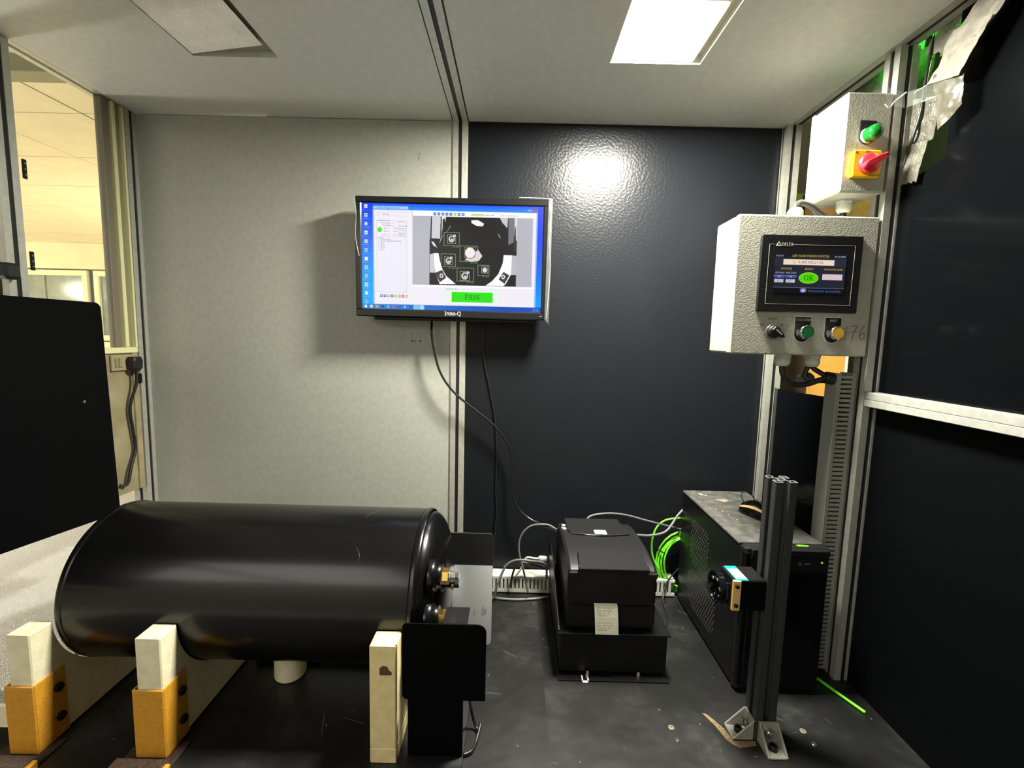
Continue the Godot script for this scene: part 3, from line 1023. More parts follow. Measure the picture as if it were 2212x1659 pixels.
func build_openings():
	# left side of the booth: sliding window over a cream board over a white skirting board
	var w := structure_root("window_1")
	lab(obj("sash", bx(S(), Vector3(-1.112, 0.716, -1.268), Vector3(-1.092, 1.371, -1.247), 0.002), M.frame_brown, w), "brown-grey window stile")
	obj("gasket", bx(S(), Vector3(-1.115, 0.716, -1.274), Vector3(-1.096, 1.371, -1.268), 0.0005), M.frame_olive, w)
	lab(obj("sash", bx(S(), Vector3(-1.108, 0.716, -1.286), Vector3(-1.088, 1.371, -1.275), 0.002), M.frame_cream, w), "bright cream stile edge")
	lab(obj("sash", bx(S(), Vector3(-1.114, 0.716, -1.306), Vector3(-1.096, 1.371, -1.286), 0.001), M.frame_olive, w), "olive stile")
	obj("bead", bx(S(), Vector3(-1.104, 0.716, -1.311), Vector3(-1.086, 1.371, -1.305), 0.001), M.frame_cream, w)
	obj("sill", bx(S(), Vector3(-1.116, 0.700, -1.311), Vector3(-1.086, 0.716, -1.026), 0.002), M.frame_cream, w)
	obj("pane", bx(S(), Vector3(-1.105, 0.716, -1.247), Vector3(-1.101, 1.371, -1.026), 0), M.glass, w)
	var wl := structure_root("wall_left")
	lab(obj("board", bx(S(), Vector3(-1.108, 0.302, -1.311), Vector3(-1.094, 0.700, -1.026), 0.001), M.cream_wall, wl), "stained cream board under the window")
	obj("board_edge", bx(S(), Vector3(-1.104, 0.302, -1.3105), Vector3(-1.088, 0.700, -1.292), 0.0015), M.cream_wall, wl)
	lab(obj("rail", bx(S(), Vector3(-1.125, 0.302, -1.311), Vector3(-1.096, 0.330, -0.40), 0.001), M.aluminium, wl), "rail over the low opening")
	var tb := thing("feed_table", "white textured table top running out through the low opening on the left", "table", Vector3(-1.3, 0.0, -1.05))
	obj("top", bx(S(), Vector3(-1.75, 0.070, -1.340), Vector3(-0.899, 0.095, -0.776), 0.002), M.skirt, tb)
	obj("extension_leaf", bx(S(), Vector3(-1.75, 0.070, -2.20), Vector3(-1.130, 0.095, -1.3405), 0.002), M.skirt, tb)
	obj("front_rail", bx(S(), Vector3(-1.75, 0.022, -0.800), Vector3(-0.902, 0.0698, -0.772), 0.003), M.nylon, tb)
	obj("leg", bx(S(), Vector3(-0.96, 0.0, -1.30), Vector3(-0.93, 0.0698, -1.27), 0.002), M.black_metal, tb)
	obj("leg", bx(S(), Vector3(-0.96, 0.0, -0.84), Vector3(-0.93, 0.0698, -0.81), 0.002), M.black_metal, tb)
	var so := thing("wall_socket", "cream double socket plate under the window sill, beside the black plug", "socket", Vector3(-1.094, 0.652, -1.262))
	obj("plate", bx(S(), Vector3(-1.094, 0.652, -1.306), Vector3(-1.086, 0.696, -1.222), 0.002), M.socket_cream, so)
	obj("switch", bx(S(), Vector3(-1.087, 0.662, -1.252), Vector3(-1.083, 0.688, -1.242), 0.001), M.cream_wall, so)
	obj("switch", bx(S(), Vector3(-1.087, 0.662, -1.240), Vector3(-1.083, 0.688, -1.230), 0.001), M.cream_wall, so)
	var pl := thing("power_plug", "black three-pin plug and flex in the cream socket under the window", "plug", Vector3(-1.085, 0.665, -1.28))
	obj("plug_body", prism(S(), PackedVector2Array([Vector2(-0.017, 0.010), Vector2(-0.012, 0.020), Vector2(0.012, 0.020), Vector2(0.017, 0.010), Vector2(0.015, -0.012), Vector2(0.006, -0.020), Vector2(-0.006, -0.020), Vector2(-0.015, -0.012)]), Transform3D(Basis(Vector3(0, 0, 1), Vector3(0, 1, 0), Vector3(-1, 0, 0)), Vector3(-1.060, 0.670, -1.28)), 0.026, 0.004), M.black_rubber, pl)
	obj("flex", tube(S(), curve([Vector3(-1.070, 0.653, -1.28), Vector3(-1.072, 0.612, -1.279), Vector3(-1.082, 0.548, -1.265), Vector3(-1.083, 0.480, -1.271), Vector3(-1.083, 0.425, -1.275), Vector3(-1.080, 0.377, -1.253), Vector3(-1.080, 0.335, -1.238), Vector3(-1.090, 0.333, -1.225)]), 0.0042), M.black_rubber, pl)
	tag(obj("catch", bx(S(), Vector3(-1.090, 0.612, -1.314), Vector3(-1.081, 0.640, -1.306), 0.002), M.black_metal), "small black catch on the corner post beside the plug", "catch")
	for i in 2:
		var y: float = [1.117, 0.917][i]
		var z: float = [-1.0500, -1.0500][i]
		var b := thing("hinge_plate", ["black drilled hinge plate on the window glass, the upper one", "black hinge plate lower on the window glass, just above the office windows"][i], "hinge plate", Vector3(-1.1, y - 0.021, z), "hinge plates on the left window")
		obj("plate", bx(S(), Vector3(-1.101, y - 0.021, z - 0.0045), Vector3(-1.0975, y + 0.021, z + 0.0045), 0.0008), M.black_metal, b)
		for k in [-1, 0, 1]:
			obj("hole", lathe(S(), [Vector2(0.0018, 0), Vector2(0.0018, 0.0006), Vector2(0, 0.0006)], facing(Vector3(-1.0976, y + k * 0.012, z), Vector3.RIGHT), 10), M.steel, b)
	tag(obj("post_clamp", bx(S(), Vector3(-1.087, 0.868, -0.992), Vector3(-1.060, 0.902, -0.958), 0.006), M.black_rubber), "black clamp on the left post, just above the black panel", "clamp")
	# cardboard sheets leaning outside the right gap
	tag(obj("cardboard_sheet", bx(S(), Vector3(0.918, -0.85, -1.428), Vector3(1.028, 0.95, -1.420), 0.001), M.kraft), "tan cardboard sheet outside the gap under the control box", "cardboard")
	tag(obj("cardboard_sheet", bx(S(), Vector3(0.86, 0.951, -1.430), Vector3(1.06, 1.22, -1.418), 0.001), M.kraft_mid), "brown cardboard outside the gap between the two grey boxes", "cardboard")
	tag(obj("white_batten", bx(S(), Vector3(1.0285, -0.85, -1.430), Vector3(1.036, 0.95, -1.418), 0.001), M.print_white), "thin white batten along the edge of the tan cardboard", "batten")
	tag(obj("cardboard_sheet", bx(S(), Vector3(0.79, -0.85, -1.436), Vector3(0.917, 1.22, -1.424), 0.001), M.kraft_dark), "dark brown board outside the gap, left of the tan cardboard", "board")

func build_ceiling_fittings():
	var l := thing("ceiling_lamp", "lit square panel lamp in the grey ceiling", "lamp", Vector3(0.29, 1.392, -0.973))
	obj("lamp_housing", bx(S(), Vector3(0.194, 1.379, -1.0625), Vector3(0.374, 1.3915, -0.882), 0.001), M.ceiling_fixture, l)
	var face := prism(S(), rrect(0.196, -1.061, 0.372, -0.884, 0.006), Transform3D(Basis(Vector3(1, 0, 0), Vector3(0, 0, 1), Vector3(0, 1, 0)), Vector3(0, 1.3765, 0)), 0.003)
	obj("lamp_diffuser", face, glow(Color(1, 0.98, 0.92), 2.5), l)
	obj("trim_edge", bx(S(), Vector3(0.3875, 1.3712, -1.0635), Vector3(0.3895, 1.3730, -0.70), 0), M.frame_cream, l)
	var c := thing("covered_lamp", "unlit ceiling lamp opening covered with wrinkled beige paper", "lamp", Vector3(-0.63, 1.392, -0.89))
	obj("paper_cover", sheet(S(), Vector3(-0.724, 1.3715, -1.066), Vector3(-0.548, 1.3700, -1.028), Vector3(-0.552, 1.3715, -0.71), Vector3(-0.724, 1.3715, -0.71), 26, 40, 0.0025, 12.0, 6), M.paper, c)
	obj("lamp_housing", bx(S(), Vector3(-0.724, 1.384, -1.070), Vector3(-0.538, 1.3915, -0.705), 0.001), M.frame_olive, c)
	for i in 2:                    # hall panels behind the camera
		var x: float = [-2.7, -1.3][i]
		var h := thing("hall_lamp", ["long hall ceiling lamp far left behind the camera", "long hall ceiling lamp behind the camera, nearer the booth"][i], "lamp", Vector3(x, 1.83, 1.7), "hall panel lamps")
		obj("lamp_diffuser", bx(S(), Vector3(x - 0.6, 1.815, 0.5), Vector3(x + 0.6, 1.829, 2.9), 0.002), glow(Color(1, 0.97, 0.9), 1.0), h)
	for i in 4:
		var p: Vector3 = [Vector3(-2.6, 1.3, -4.9), Vector3(-7.2, 1.3, -3.2), Vector3(-8.9, 1.5, -2.6), Vector3(-1.9, 0.55, -1.22)][i]
		var t := thing("office_tube_lamp", ["office tube lamp behind the booth", "office tube lamp left of the window view", "office tube lamp farthest from the booth", "office tube lamp over the white feed table"][i], "lamp", p, "office tube lamps")
		obj("lamp_tube", tube(S(), PackedVector3Array([p - Vector3(0.22, 0.03, 0), p + Vector3(0.22, -0.03, 0)]), 0.05, 12), glow(Color(1, 0.96, 0.85), 3.0), t)
		for k in [-0.15, 0.15]:
			obj("hanger", tube(S(), PackedVector3Array([p + Vector3(k, 0.018, 0), Vector3(p.x + k, 1.835, p.z)]), 0.004, 6), M.steel, t)
	var wk := thing("work_lamp", "small warm bulb lamp outside the right gap", "lamp", Vector3(1.2, 1.83, -1.06))
	obj("bulb", lathe(S(), [Vector2(0, -0.045), Vector2(0.03, -0.035), Vector2(0.045, 0), Vector2(0.03, 0.04), Vector2(0.015, 0.06)], Transform3D(Basis.IDENTITY, Vector3(1.2, 1.55, -1.06)), 16, true), glow(Color(1, 0.9, 0.7), 3.0), wk)
	obj("hanger", tube(S(), PackedVector3Array([Vector3(1.2, 1.61, -1.06), Vector3(1.2, 1.83, -1.06)]), 0.006, 6), M.black_rubber, wk)
	var gb := thing("green_beacon", "small green signal lamp behind the right ceiling rail", "lamp", Vector3(0.845, 1.40, -1.02))
	obj("lamp_lens", lathe(S(), [Vector2(0, -0.03), Vector2(0.014, -0.03), Vector2(0.014, 0.025), Vector2(0.010, 0.032), Vector2(0, 0.032)], Transform3D(Basis.IDENTITY, Vector3(0.845, 1.452, -1.02)), 16), glow(Color(0.05, 1.0, 0.15), 2.0), gb)
	obj("bracket", bx(S(), Vector3(0.7915, 1.414, -1.03), Vector3(0.862, 1.4195, -1.01), 0.001), M.black_metal, gb)

func build_tank():
	var t := thing("air_tank", "black cylindrical air tank lying across the white cradles", "tank", Vector3(-0.5, 0.081, -0.943))
	var ax := Transform3D(Basis(Vector3(0, 0, 1), Vector3(1, 0, 0), Vector3(0, 1, 0)), Vector3(0, 0.236, -0.943))
	obj("shell", lathe(S(), [Vector2(0.155, -0.832), Vector2(0.155, -0.66), Vector2(0.155, -0.40), Vector2(0.155, -0.215), Vector2(0.1546, -0.188)], ax, 96, true), M.tank_paint, t)
	var rim := []
	for i in 9:
		var a := PI * i / 8.0 - PI / 2
		rim.append(Vector2(0.1525 + 0.0040 * cos(a), -0.180 + 0.0085 * sin(a)))
	obj("rim", lathe(S(), rim, ax, 96, true), M.tank_paint, t)
	for s in [1.0, -1.0]:
		var dome := []
		for i in 15:
			var a := PI / 2 * i / 14.0
			dome.append(Vector2(0.1495 * cos(a) * (1.0 if i < 14 else 0.0), 0.0))
			var x := -0.174 + 0.052 * sin(a) if s > 0 else -0.832 - 0.052 * sin(a)
			dome[i] = Vector2(maxf(dome[i].x, 0.0), x)
		obj("end_cap", lathe(S(), dome, ax, 96, true), M.tank_paint, t)
	var rim2 := []
	for p in rim:
		rim2.append(Vector2(p.x, p.y - 0.654))
	obj("rim", lathe(S(), rim2, ax, 96, true), M.tank_paint, t)
	for k in [[-0.29, 70.0, 100.0], [-0.30, 128.0, 152.0]]:
		var arc := []
		for i in 9:
			var a := deg_to_rad(lerpf(k[1], k[2], i / 8.0))
			arc.append(Vector3(k[0] + 0.012 * sin(i * 0.6), 0.236 + 0.1549 * sin(a), -0.943 - 0.1549 * cos(a)))
		lab(obj("scratch", tube(S(), curve(arc, 3), 0.0004, 4), M.cable_dim, t), "thin pale scratch near the right end")
	# two ports with brass plugs
	for k in 2:
		var p: Vector3 = [Vector3(-0.150, 0.306, -0.842), Vector3(-0.152, 0.236, -0.816)][k]
		var d := Vector3(1, 0.02, 0.03).normalized()
		var boss := obj("port_boss", lathe(S(), [Vector2(0.030, -0.004), Vector2(0.031, 0.004), Vector2(0.027, 0.011), Vector2(0.023, 0.013), Vector2(0.022, 0.020), Vector2(0.012, 0.021), Vector2(0, 0.021)], facing(p, d), 28, true), M.tank_paint, t)
		obj("brass_nut", hexnut(S(), p + d * 0.020, d, 0.0155, 0.014, 0.3), M.brass, boss)
		obj("valve_stem", lathe(S(), [Vector2(0.011, 0), Vector2(0.011, 0.003), Vector2(0.008, 0.004), Vector2(0.008, 0.012), Vector2(0, 0.012)], facing(p + d * 0.034, d), 18), M.steel, boss)
		obj("hex_cap", hexnut(S(), p + d * 0.045, d, 0.0078, 0.008), M.chrome, boss)
	var low := obj("port_boss", lathe(S(), [Vector2(0.017, -0.004), Vector2(0.016, 0.008), Vector2(0.010, 0.012), Vector2(0.009, 0.03), Vector2(0, 0.03)], facing(Vector3(-0.138, 0.278, -0.866), Vector3.RIGHT), 24, true), M.tank_paint, t)
	obj("hex_cap", hexnut(S(), Vector3(-0.109, 0.278, -0.866), Vector3.RIGHT, 0.0085, 0.010), M.chrome, low)
	obj("valve_stem", lathe(S(), [Vector2(0.010, 0), Vector2(0.010, 0.004), Vector2(0, 0.004)], facing(Vector3(-0.114, 0.276, -0.866), Vector3.RIGHT), 18), M.brass, low)

# saddle plate seen from the side in (z, y): two horns and a hollow for the tank
func saddle_outline(y0: float, front: float, top: float) -> PackedVector2Array:
	var p := PackedVector2Array()
	var back := -0.943 * 2 - front
	p.append(Vector2(front, y0))
	p.append(Vector2(front, top))
	var r := 0.1565
	var za := -0.943 + sqrt(r * r - (top - 0.236) * (top - 0.236))
	p.append(Vector2(za, top))
	var a0 := atan2(top - 0.236, za + 0.943)
	for i in range(1, 32):
		var a := lerpf(a0, -PI - a0, i / 32.0)
		p.append(Vector2(-0.943 + r * cos(a), 0.236 + r * sin(a)))
	p.append(Vector2(-0.943 * 2 - za, top))
	p.append(Vector2(back, top))
	p.append(Vector2(back, y0))
	return p

func build_cradles():
	var side := func(x: float) -> Transform3D: return Transform3D(Basis(Vector3(0, 0, 1), Vector3(0, 1, 0), Vector3(-1, 0, 0)), Vector3(x, 0, 0))
	for k in 2:
		var x0: float = [-0.8855, -0.6575][k]
		var x1: float = [-0.8435, -0.6120][k]
		var c := thing("tank_cradle", ["white plastic tank cradle in a yellow bracket, leftmost, under the far end of the tank", "white plastic tank cradle in a yellow bracket, under the middle of the tank"][k], "cradle", Vector3((x0 + x1) / 2, 0, -0.943), "cradles under the tank")
		obj("saddle", prism(S(), saddle_outline(0.003, -0.745, 0.2285), side.call(x1), x1 - x0, 0.002), M.nylon, c)
		for s in [0, 1]:
			var z0: float = [-0.7432, -1.1428][s]
			var zi: float = [-0.800, -1.086][s]
			var b := S()
			var xa := x0 - 0.0065
			var xb := x1 + 0.0035
			bx(b, Vector3(xa, 0.003, minf(z0, z0 + 0.003)), Vector3(xb, 0.134, maxf(z0, z0 + 0.003)), 0.0012)
			var br := obj("bracket", b, M.yellow_paint, c)
			for q in [[xa, xa + 0.003], [xb - 0.003, xb]]:
				bx(b, Vector3(q[0], 0.003, minf(z0, zi)), Vector3(q[1], 0.134, maxf(z0, zi)), 0.0008)
			br.mesh = b.commit()
			br.set_meta("label", "yellow folded steel bracket round the cradle end")
			if s == 0:
				for y in [0.100, 0.042]:
					obj("bolt", hexnut(S(), Vector3(xb, y, -0.783), Vector3.RIGHT, 0.0085, 0.006), M.black_metal, br)
		obj("base_plate", bx(S(), Vector3(x0 - 0.028, 0.0, -0.775), Vector3(x1 + 0.022, 0.003, -0.715), 0.001), M.rust, c)
		var lug := obj("base_plate", bx(S(), Vector3(x0 + 0.014, 0.0005, -0.716), Vector3(x1 + 0.030, 0.020, -0.690), 0.002), M.yellow_paint, c)
		obj("rusty_top", bx(S(), Vector3(x0 - 0.02, 0.0200, -0.718), Vector3(x1 + 0.024, 0.026, -0.692), 0.002), M.rust, lug)
	var c := thing("tank_cradle", "tall white plastic tank cradle without a bracket, under the right end of the tank", "cradle", Vector3(-0.219, 0, -0.943), "cradles under the tank")
	obj("saddle", prism(S(), saddle_outline(0.030, -0.745, 0.2265), side.call(-0.1955), 0.0475, 0.002), M.nylon_old, c)
	obj("foot_block", bx(S(), Vector3(-0.243, 0.0, -1.141), Vector3(-0.1955, 0.0292, -0.745), 0.0015), M.nylon_old, c)
	var wear := S()
	prism(wear, PackedVector2Array([Vector2(-0.225, 0.172), Vector2(-0.2245, 0.186), Vector2(-0.219, 0.190), Vector2(-0.211, 0.189), Vector2(-0.208, 0.182), Vector2(-0.203, 0.178), Vector2(-0.203, 0.173), Vector2(-0.212, 0.172)]), Transform3D(Basis.IDENTITY, Vector3(0, 0, -0.7455)), 0.0008)
	lab(obj("tape_scrap", wear, M.tape_brown, c), "torn scrap of brown tape")
	# fixed end stops of folded black sheet
	var bk := thing("stop_plate", "black sheet plate bent into a shiny ramp behind the tank's right end", "plate", Vector3(-0.105, 0.0, -1.09))
	obj("plate", prism(S(), rrect(-0.158, 0.199, -0.0412, 0.283, [0.010, 0.0, 0.0, 0.0]), Transform3D(Basis.IDENTITY, Vector3(0, 0, -1.092)), 0.003, 0.0004), M.black_satin, bk)
	var ramp := Transform3D(Basis(Vector3(1, 0, 0), Vector3(0, 0.6486, -0.7614), Vector3(0, 0.7614, 0.6486)), Vector3(0, 0.1985, -1.0885))
	obj("ramp", prism(S(), PackedVector2Array([Vector2(-0.150, 0.0), Vector2(-0.0412, 0.0), Vector2(-0.0365, -0.168), Vector2(-0.0385, -0.175), Vector2(-0.0440, -0.178), Vector2(-0.130, -0.178), Vector2(-0.135, -0.06)]), ramp, 0.003, 0.0004), M.black_satin, bk).set_meta("label", "lower half bent forward as a ramp")
	obj("foot", bx(S(), Vector3(-0.15, 0.0, -1.098), Vector3(-0.08, 0.20, -1.0925), 0.001), M.black_sheet, bk)
	for q in [[[-0.0625, -0.118], [-0.062, -0.098], [-0.059, -0.095], [-0.058, -0.101], [-0.050, -0.103], [-0.050, -0.113], [-0.058, -0.118]], [[-0.081, -0.120], [-0.0815, -0.108], [-0.079, -0.103], [-0.077, -0.108], [-0.078, -0.120]]]:
		var sp := PackedVector2Array()
		for p in q:
			sp.append(Vector2(p[0], p[1]))
		obj("smudge", prism(S(), sp, ramp * Transform3D(Basis.IDENTITY, Vector3(0, 0, 0.003)), 0.0003), M.black_rubber, bk)
	var fr := thing("stop_plate", "low black sheet plate with rounded corners beside the front of the right cradle", "plate", Vector3(-0.11, 0.0, -0.755))
	obj("plate", prism(S(), rrect(-0.1875, 0.119, -0.0375, 0.265, [0.016, 0.010, 0.010, 0.002]), Transform3D(Basis.IDENTITY, Vector3(0, 0, -0.757)), 0.003, 0.0006), M.black_sheet, fr)
	obj("stem", bx(S(), Vector3(-0.178, 0.004, -0.7665), Vector3(-0.078, 0.122, -0.7575), 0.001), M.black_sheet, fr)
	obj("base_strip", bx(S(), Vector3(-0.178, 0.0, -0.89), Vector3(-0.076, 0.004, -0.52), 0.001), M.black_rubber, fr)
	obj("cross_tab", bx(S(), Vector3(-0.116, 0.260, -0.81), Vector3(-0.072, 0.263, -0.757), 0.0005), M.black_metal, fr)
	# white round support under the tank, white spacer left of the first cradle
	var su := thing("round_foot", "short round white plastic foot under the tank between the cradles", "foot", Vector3(-0.49, 0, -0.955))
	obj("body", lathe(S(), [Vector2(0, 0), Vector2(0.030, 0), Vector2(0.033, 0.004), Vector2(0.033, 0.072), Vector2(0.030, 0.0765), Vector2(0, 0.0765)], Transform3D(Basis.IDENTITY, Vector3(-0.49, 0, -0.955)), 28), M.nylon, su)
	var bar := thing("support_bar", "black bar on the worktop under the tank", "bar", Vector3(-0.40, 0, -1.01))
	obj("bar", bx(S(), Vector3(-0.59, 0.0, -1.03), Vector3(-0.27, 0.03, -0.995), 0.002), M.black_sheet, bar)

func build_black_panel():
	var p := thing("shield_panel", "large black shield panel with rounded corner standing in front of the left wall", "panel", Vector3(-1.0, 0.30, -0.80))
	var o := PackedVector2Array([Vector2(-0.40, 0.36), Vector2(-0.40, 0.83)])
	for i in 6:
		var a := PI / 2 - PI / 2 * i / 5.0
		o.append(Vector2(-1.092 - 0.014 * cos(a), 0.8155 + 0.014 * sin(a)))
	o.append(Vector2(-1.1215, 0.300))
	var xf := Transform3D(Basis(Vector3(0, 0, 1), Vector3(0, 1, 0), Vector3(-1, 0, 0)), Vector3(-1.0, 0, 0))
	obj("board", prism(S(), o, xf, 0.012, 0.0015), M.black_sheet, p)
	for q in [[0.70, -1.00], [0.40, -1.00]]:
		obj("arm", bx(S(), Vector3(-1.087 if q[0] > 0.5 else -1.10, q[0], q[1] - 0.012), Vector3(-1.012, q[0] + 0.024, q[1] + 0.012), 0.002), M.black_metal, p)
	obj("mark", lathe(S(), [Vector2(0.0035, 0), Vector2(0.0035, 0.0006), Vector2(0, 0.0008)], facing(Vector3(-1.0, 0.598, -1.045), Vector3.RIGHT), 12), M.cable_grey, p)

const FRONT := Basis.IDENTITY       # local x right, y up, z towards the room's front

func build_monitor():
	var t := thing("monitor", "black wall monitor showing a camera picture and a green PASS box", "monitor", Vector3(-0.178, 0.819, -1.29))
	var x0 := -0.4431
	var x1 := 0.0877
	var y0 := 0.8191
	var y1 := 1.1421
	var sx0 := -0.4256
	var sx1 := 0.0696
	var sy0 := 0.8404
	var sy1 := 1.1241
	var b := S()
	bx(b, Vector3(x0, sy1, -1.289), Vector3(x1, y1, -1.275), 0.003)
	bx(b, Vector3(x0, y0, -1.289), Vector3(x1, sy0, -1.275), 0.003)
	bx(b, Vector3(x0, sy0 - 0.003, -1.289), Vector3(sx0, sy1 + 0.003, -1.275), 0.003)
	bx(b, Vector3(sx1, sy0 - 0.003, -1.289), Vector3(x1, sy1 + 0.003, -1.275), 0.003)
	obj("bezel", b, mat(Color(0.07, 0.07, 0.075), 0.2), t)
	var sc := S()
	quad(sc, Vector3(sx0, sy1, -1.2785), Vector3(sx1, sy1, -1.2785), Vector3(sx1, sy0, -1.2785), Vector3(sx0, sy0, -1.2785), Vector3(0, 0, 1))
	obj("screen", sc, pictured(monitor_image(), 1.0), t)
	obj("back_cover", bx(S(), Vector3(x0 + 0.002, y0 + 0.002, -1.322), Vector3(x1 - 0.002, y1 - 0.002, -1.286), 0.006), M.black_plastic, t)
	obj("lower_lip", bx(S(), Vector3(-0.396, 0.811, -1.318), Vector3(0.056, 0.821, -1.283), 0.004), M.black_plastic, t)
	obj("wall_mount", bx(S(), Vector3(-0.22, 0.92, -1.349), Vector3(-0.12, 1.02, -1.320), 0.004), M.black_metal, t)
	text("logo", "Inno-Q", sans_face, 0.0104, Transform3D(FRONT, Vector3(-0.174, 0.8315, -1.2747)), M.print_white, t)
	var lights := S()
	bx(lights, Vector3(0.066, 0.829, -1.2753), Vector3(0.074, 0.8305, -1.2745), 0)
	obj("power_light", lights, M.cable_grey, t)
	# clear wrapping film, loose at the edges
	var film := S()
	sheet(film, Vector3(x1 - 0.006, y1 + 0.001, -1.2720), Vector3(x1 + 0.005, y1, -1.2735), Vector3(x1 + 0.004, y0 - 0.010, -1.2735), Vector3(x1 - 0.008, y0 + 0.002, -1.2720), 5, 40, 0.004, 22.0, 3, 0.004)
	var f := obj("plastic_film", film, M.film, t)
	f.set_meta("label", "wrinkled clear film along the right edge")
	for q in [[Vector3(x1 + 0.003, y1 + 0.001, -1.272), Vector3(x1, y1 - 0.1, -1.269), Vector3(x1 + 0.004, y1 - 0.19, -1.270), Vector3(x1 - 0.002, y0 + 0.006, -1.270)], [Vector3(x0 + 0.001, y1 - 0.004, -1.272), Vector3(x0 + 0.005, y1 - 0.05, -1.271), Vector3(x0 + 0.003, y1 - 0.11, -1.272), Vector3(x0 + 0.012, y1 - 0.16, -1.272)], [Vector3(x1 - 0.085, y1 + 0.003, -1.272), Vector3(x1 - 0.025, y1 + 0.0022, -1.271), Vector3(x1 + 0.006, y1 + 0.001, -1.272)]]:
		obj("film_crease", tube(S(), curve(q, 6), 0.0009, 6), pane(Color(0.85, 0.85, 0.85), 0.3, 0.2), f)

# push button with a black legend plate: plate, chrome bezel, coloured cap
func push_button(parent: Node, x: float, y: float, z: float, cap: StandardMaterial3D, words: String, what: String):
	var o := PackedVector2Array()
	for i in 13:
		var a := PI + PI * i / 12.0
		o.append(Vector2(x + 0.0165 * cos(a), y - 0.004 + 0.0165 * sin(a)))
	o.append(Vector2(x + 0.0165, y + 0.032))
	o.append(Vector2(x - 0.0165, y + 0.032))
	var rim := PackedVector2Array()
	for p in o:
		rim.append(Vector2(x, y + 0.005) + (p - Vector2(x, y + 0.005)) * 1.07)
	var pl := obj("legend_plate", prism(S(), o, Transform3D(FRONT, Vector3(0, 0, z + 0.0006)), 0.0015, 0.0003), M.black_plastic, parent)
	obj("legend_rim", prism(S(), rim, Transform3D(FRONT, Vector3(0, 0, z)), 0.0010, 0.0002), M.print_white, pl)
	text("legend", words, sans_face, 0.0042, Transform3D(FRONT, Vector3(x, y + 0.026, z + 0.0022)), M.gland_grey, pl, 0.0002)
	var to := facing(Vector3(x, y, z + 0.002), Vector3(0, 0, 1))
	var b := obj("push_button", lathe(S(), [Vector2(0.0145, 0), Vector2(0.0145, 0.005), Vector2(0.0135, 0.010), Vector2(0.0148, 0.012), Vector2(0.0148, 0.017), Vector2(0.0128, 0.0185), Vector2(0.0122, 0.0165)], to, 32, true), M.chrome, parent)
	b.set_meta("label", what)
	obj("button_cap", lathe(S(), [Vector2(0.0124, 0.010), Vector2(0.0124, 0.0175), Vector2(0.0118, 0.0182), Vector2(0, 0.0184)], to, 32), cap, b)

func gland(parent: Node, at: Vector3, dir: Vector3, r := 0.015) -> MeshInstance3D:
	var g := obj("cable_gland", hexnut(S(), at, dir, r * 1.12, 0.009), M.gland_grey, parent)
	obj("dome_nut", lathe(S(), [Vector2(r * 0.98, 0.009), Vector2(r, 0.012), Vector2(r, 0.020), Vector2(r * 0.72, 0.027), Vector2(r * 0.5, 0.027), Vector2(r * 0.5, 0.015)], facing(at, dir), 20, true), M.gland_grey, g)
	return g

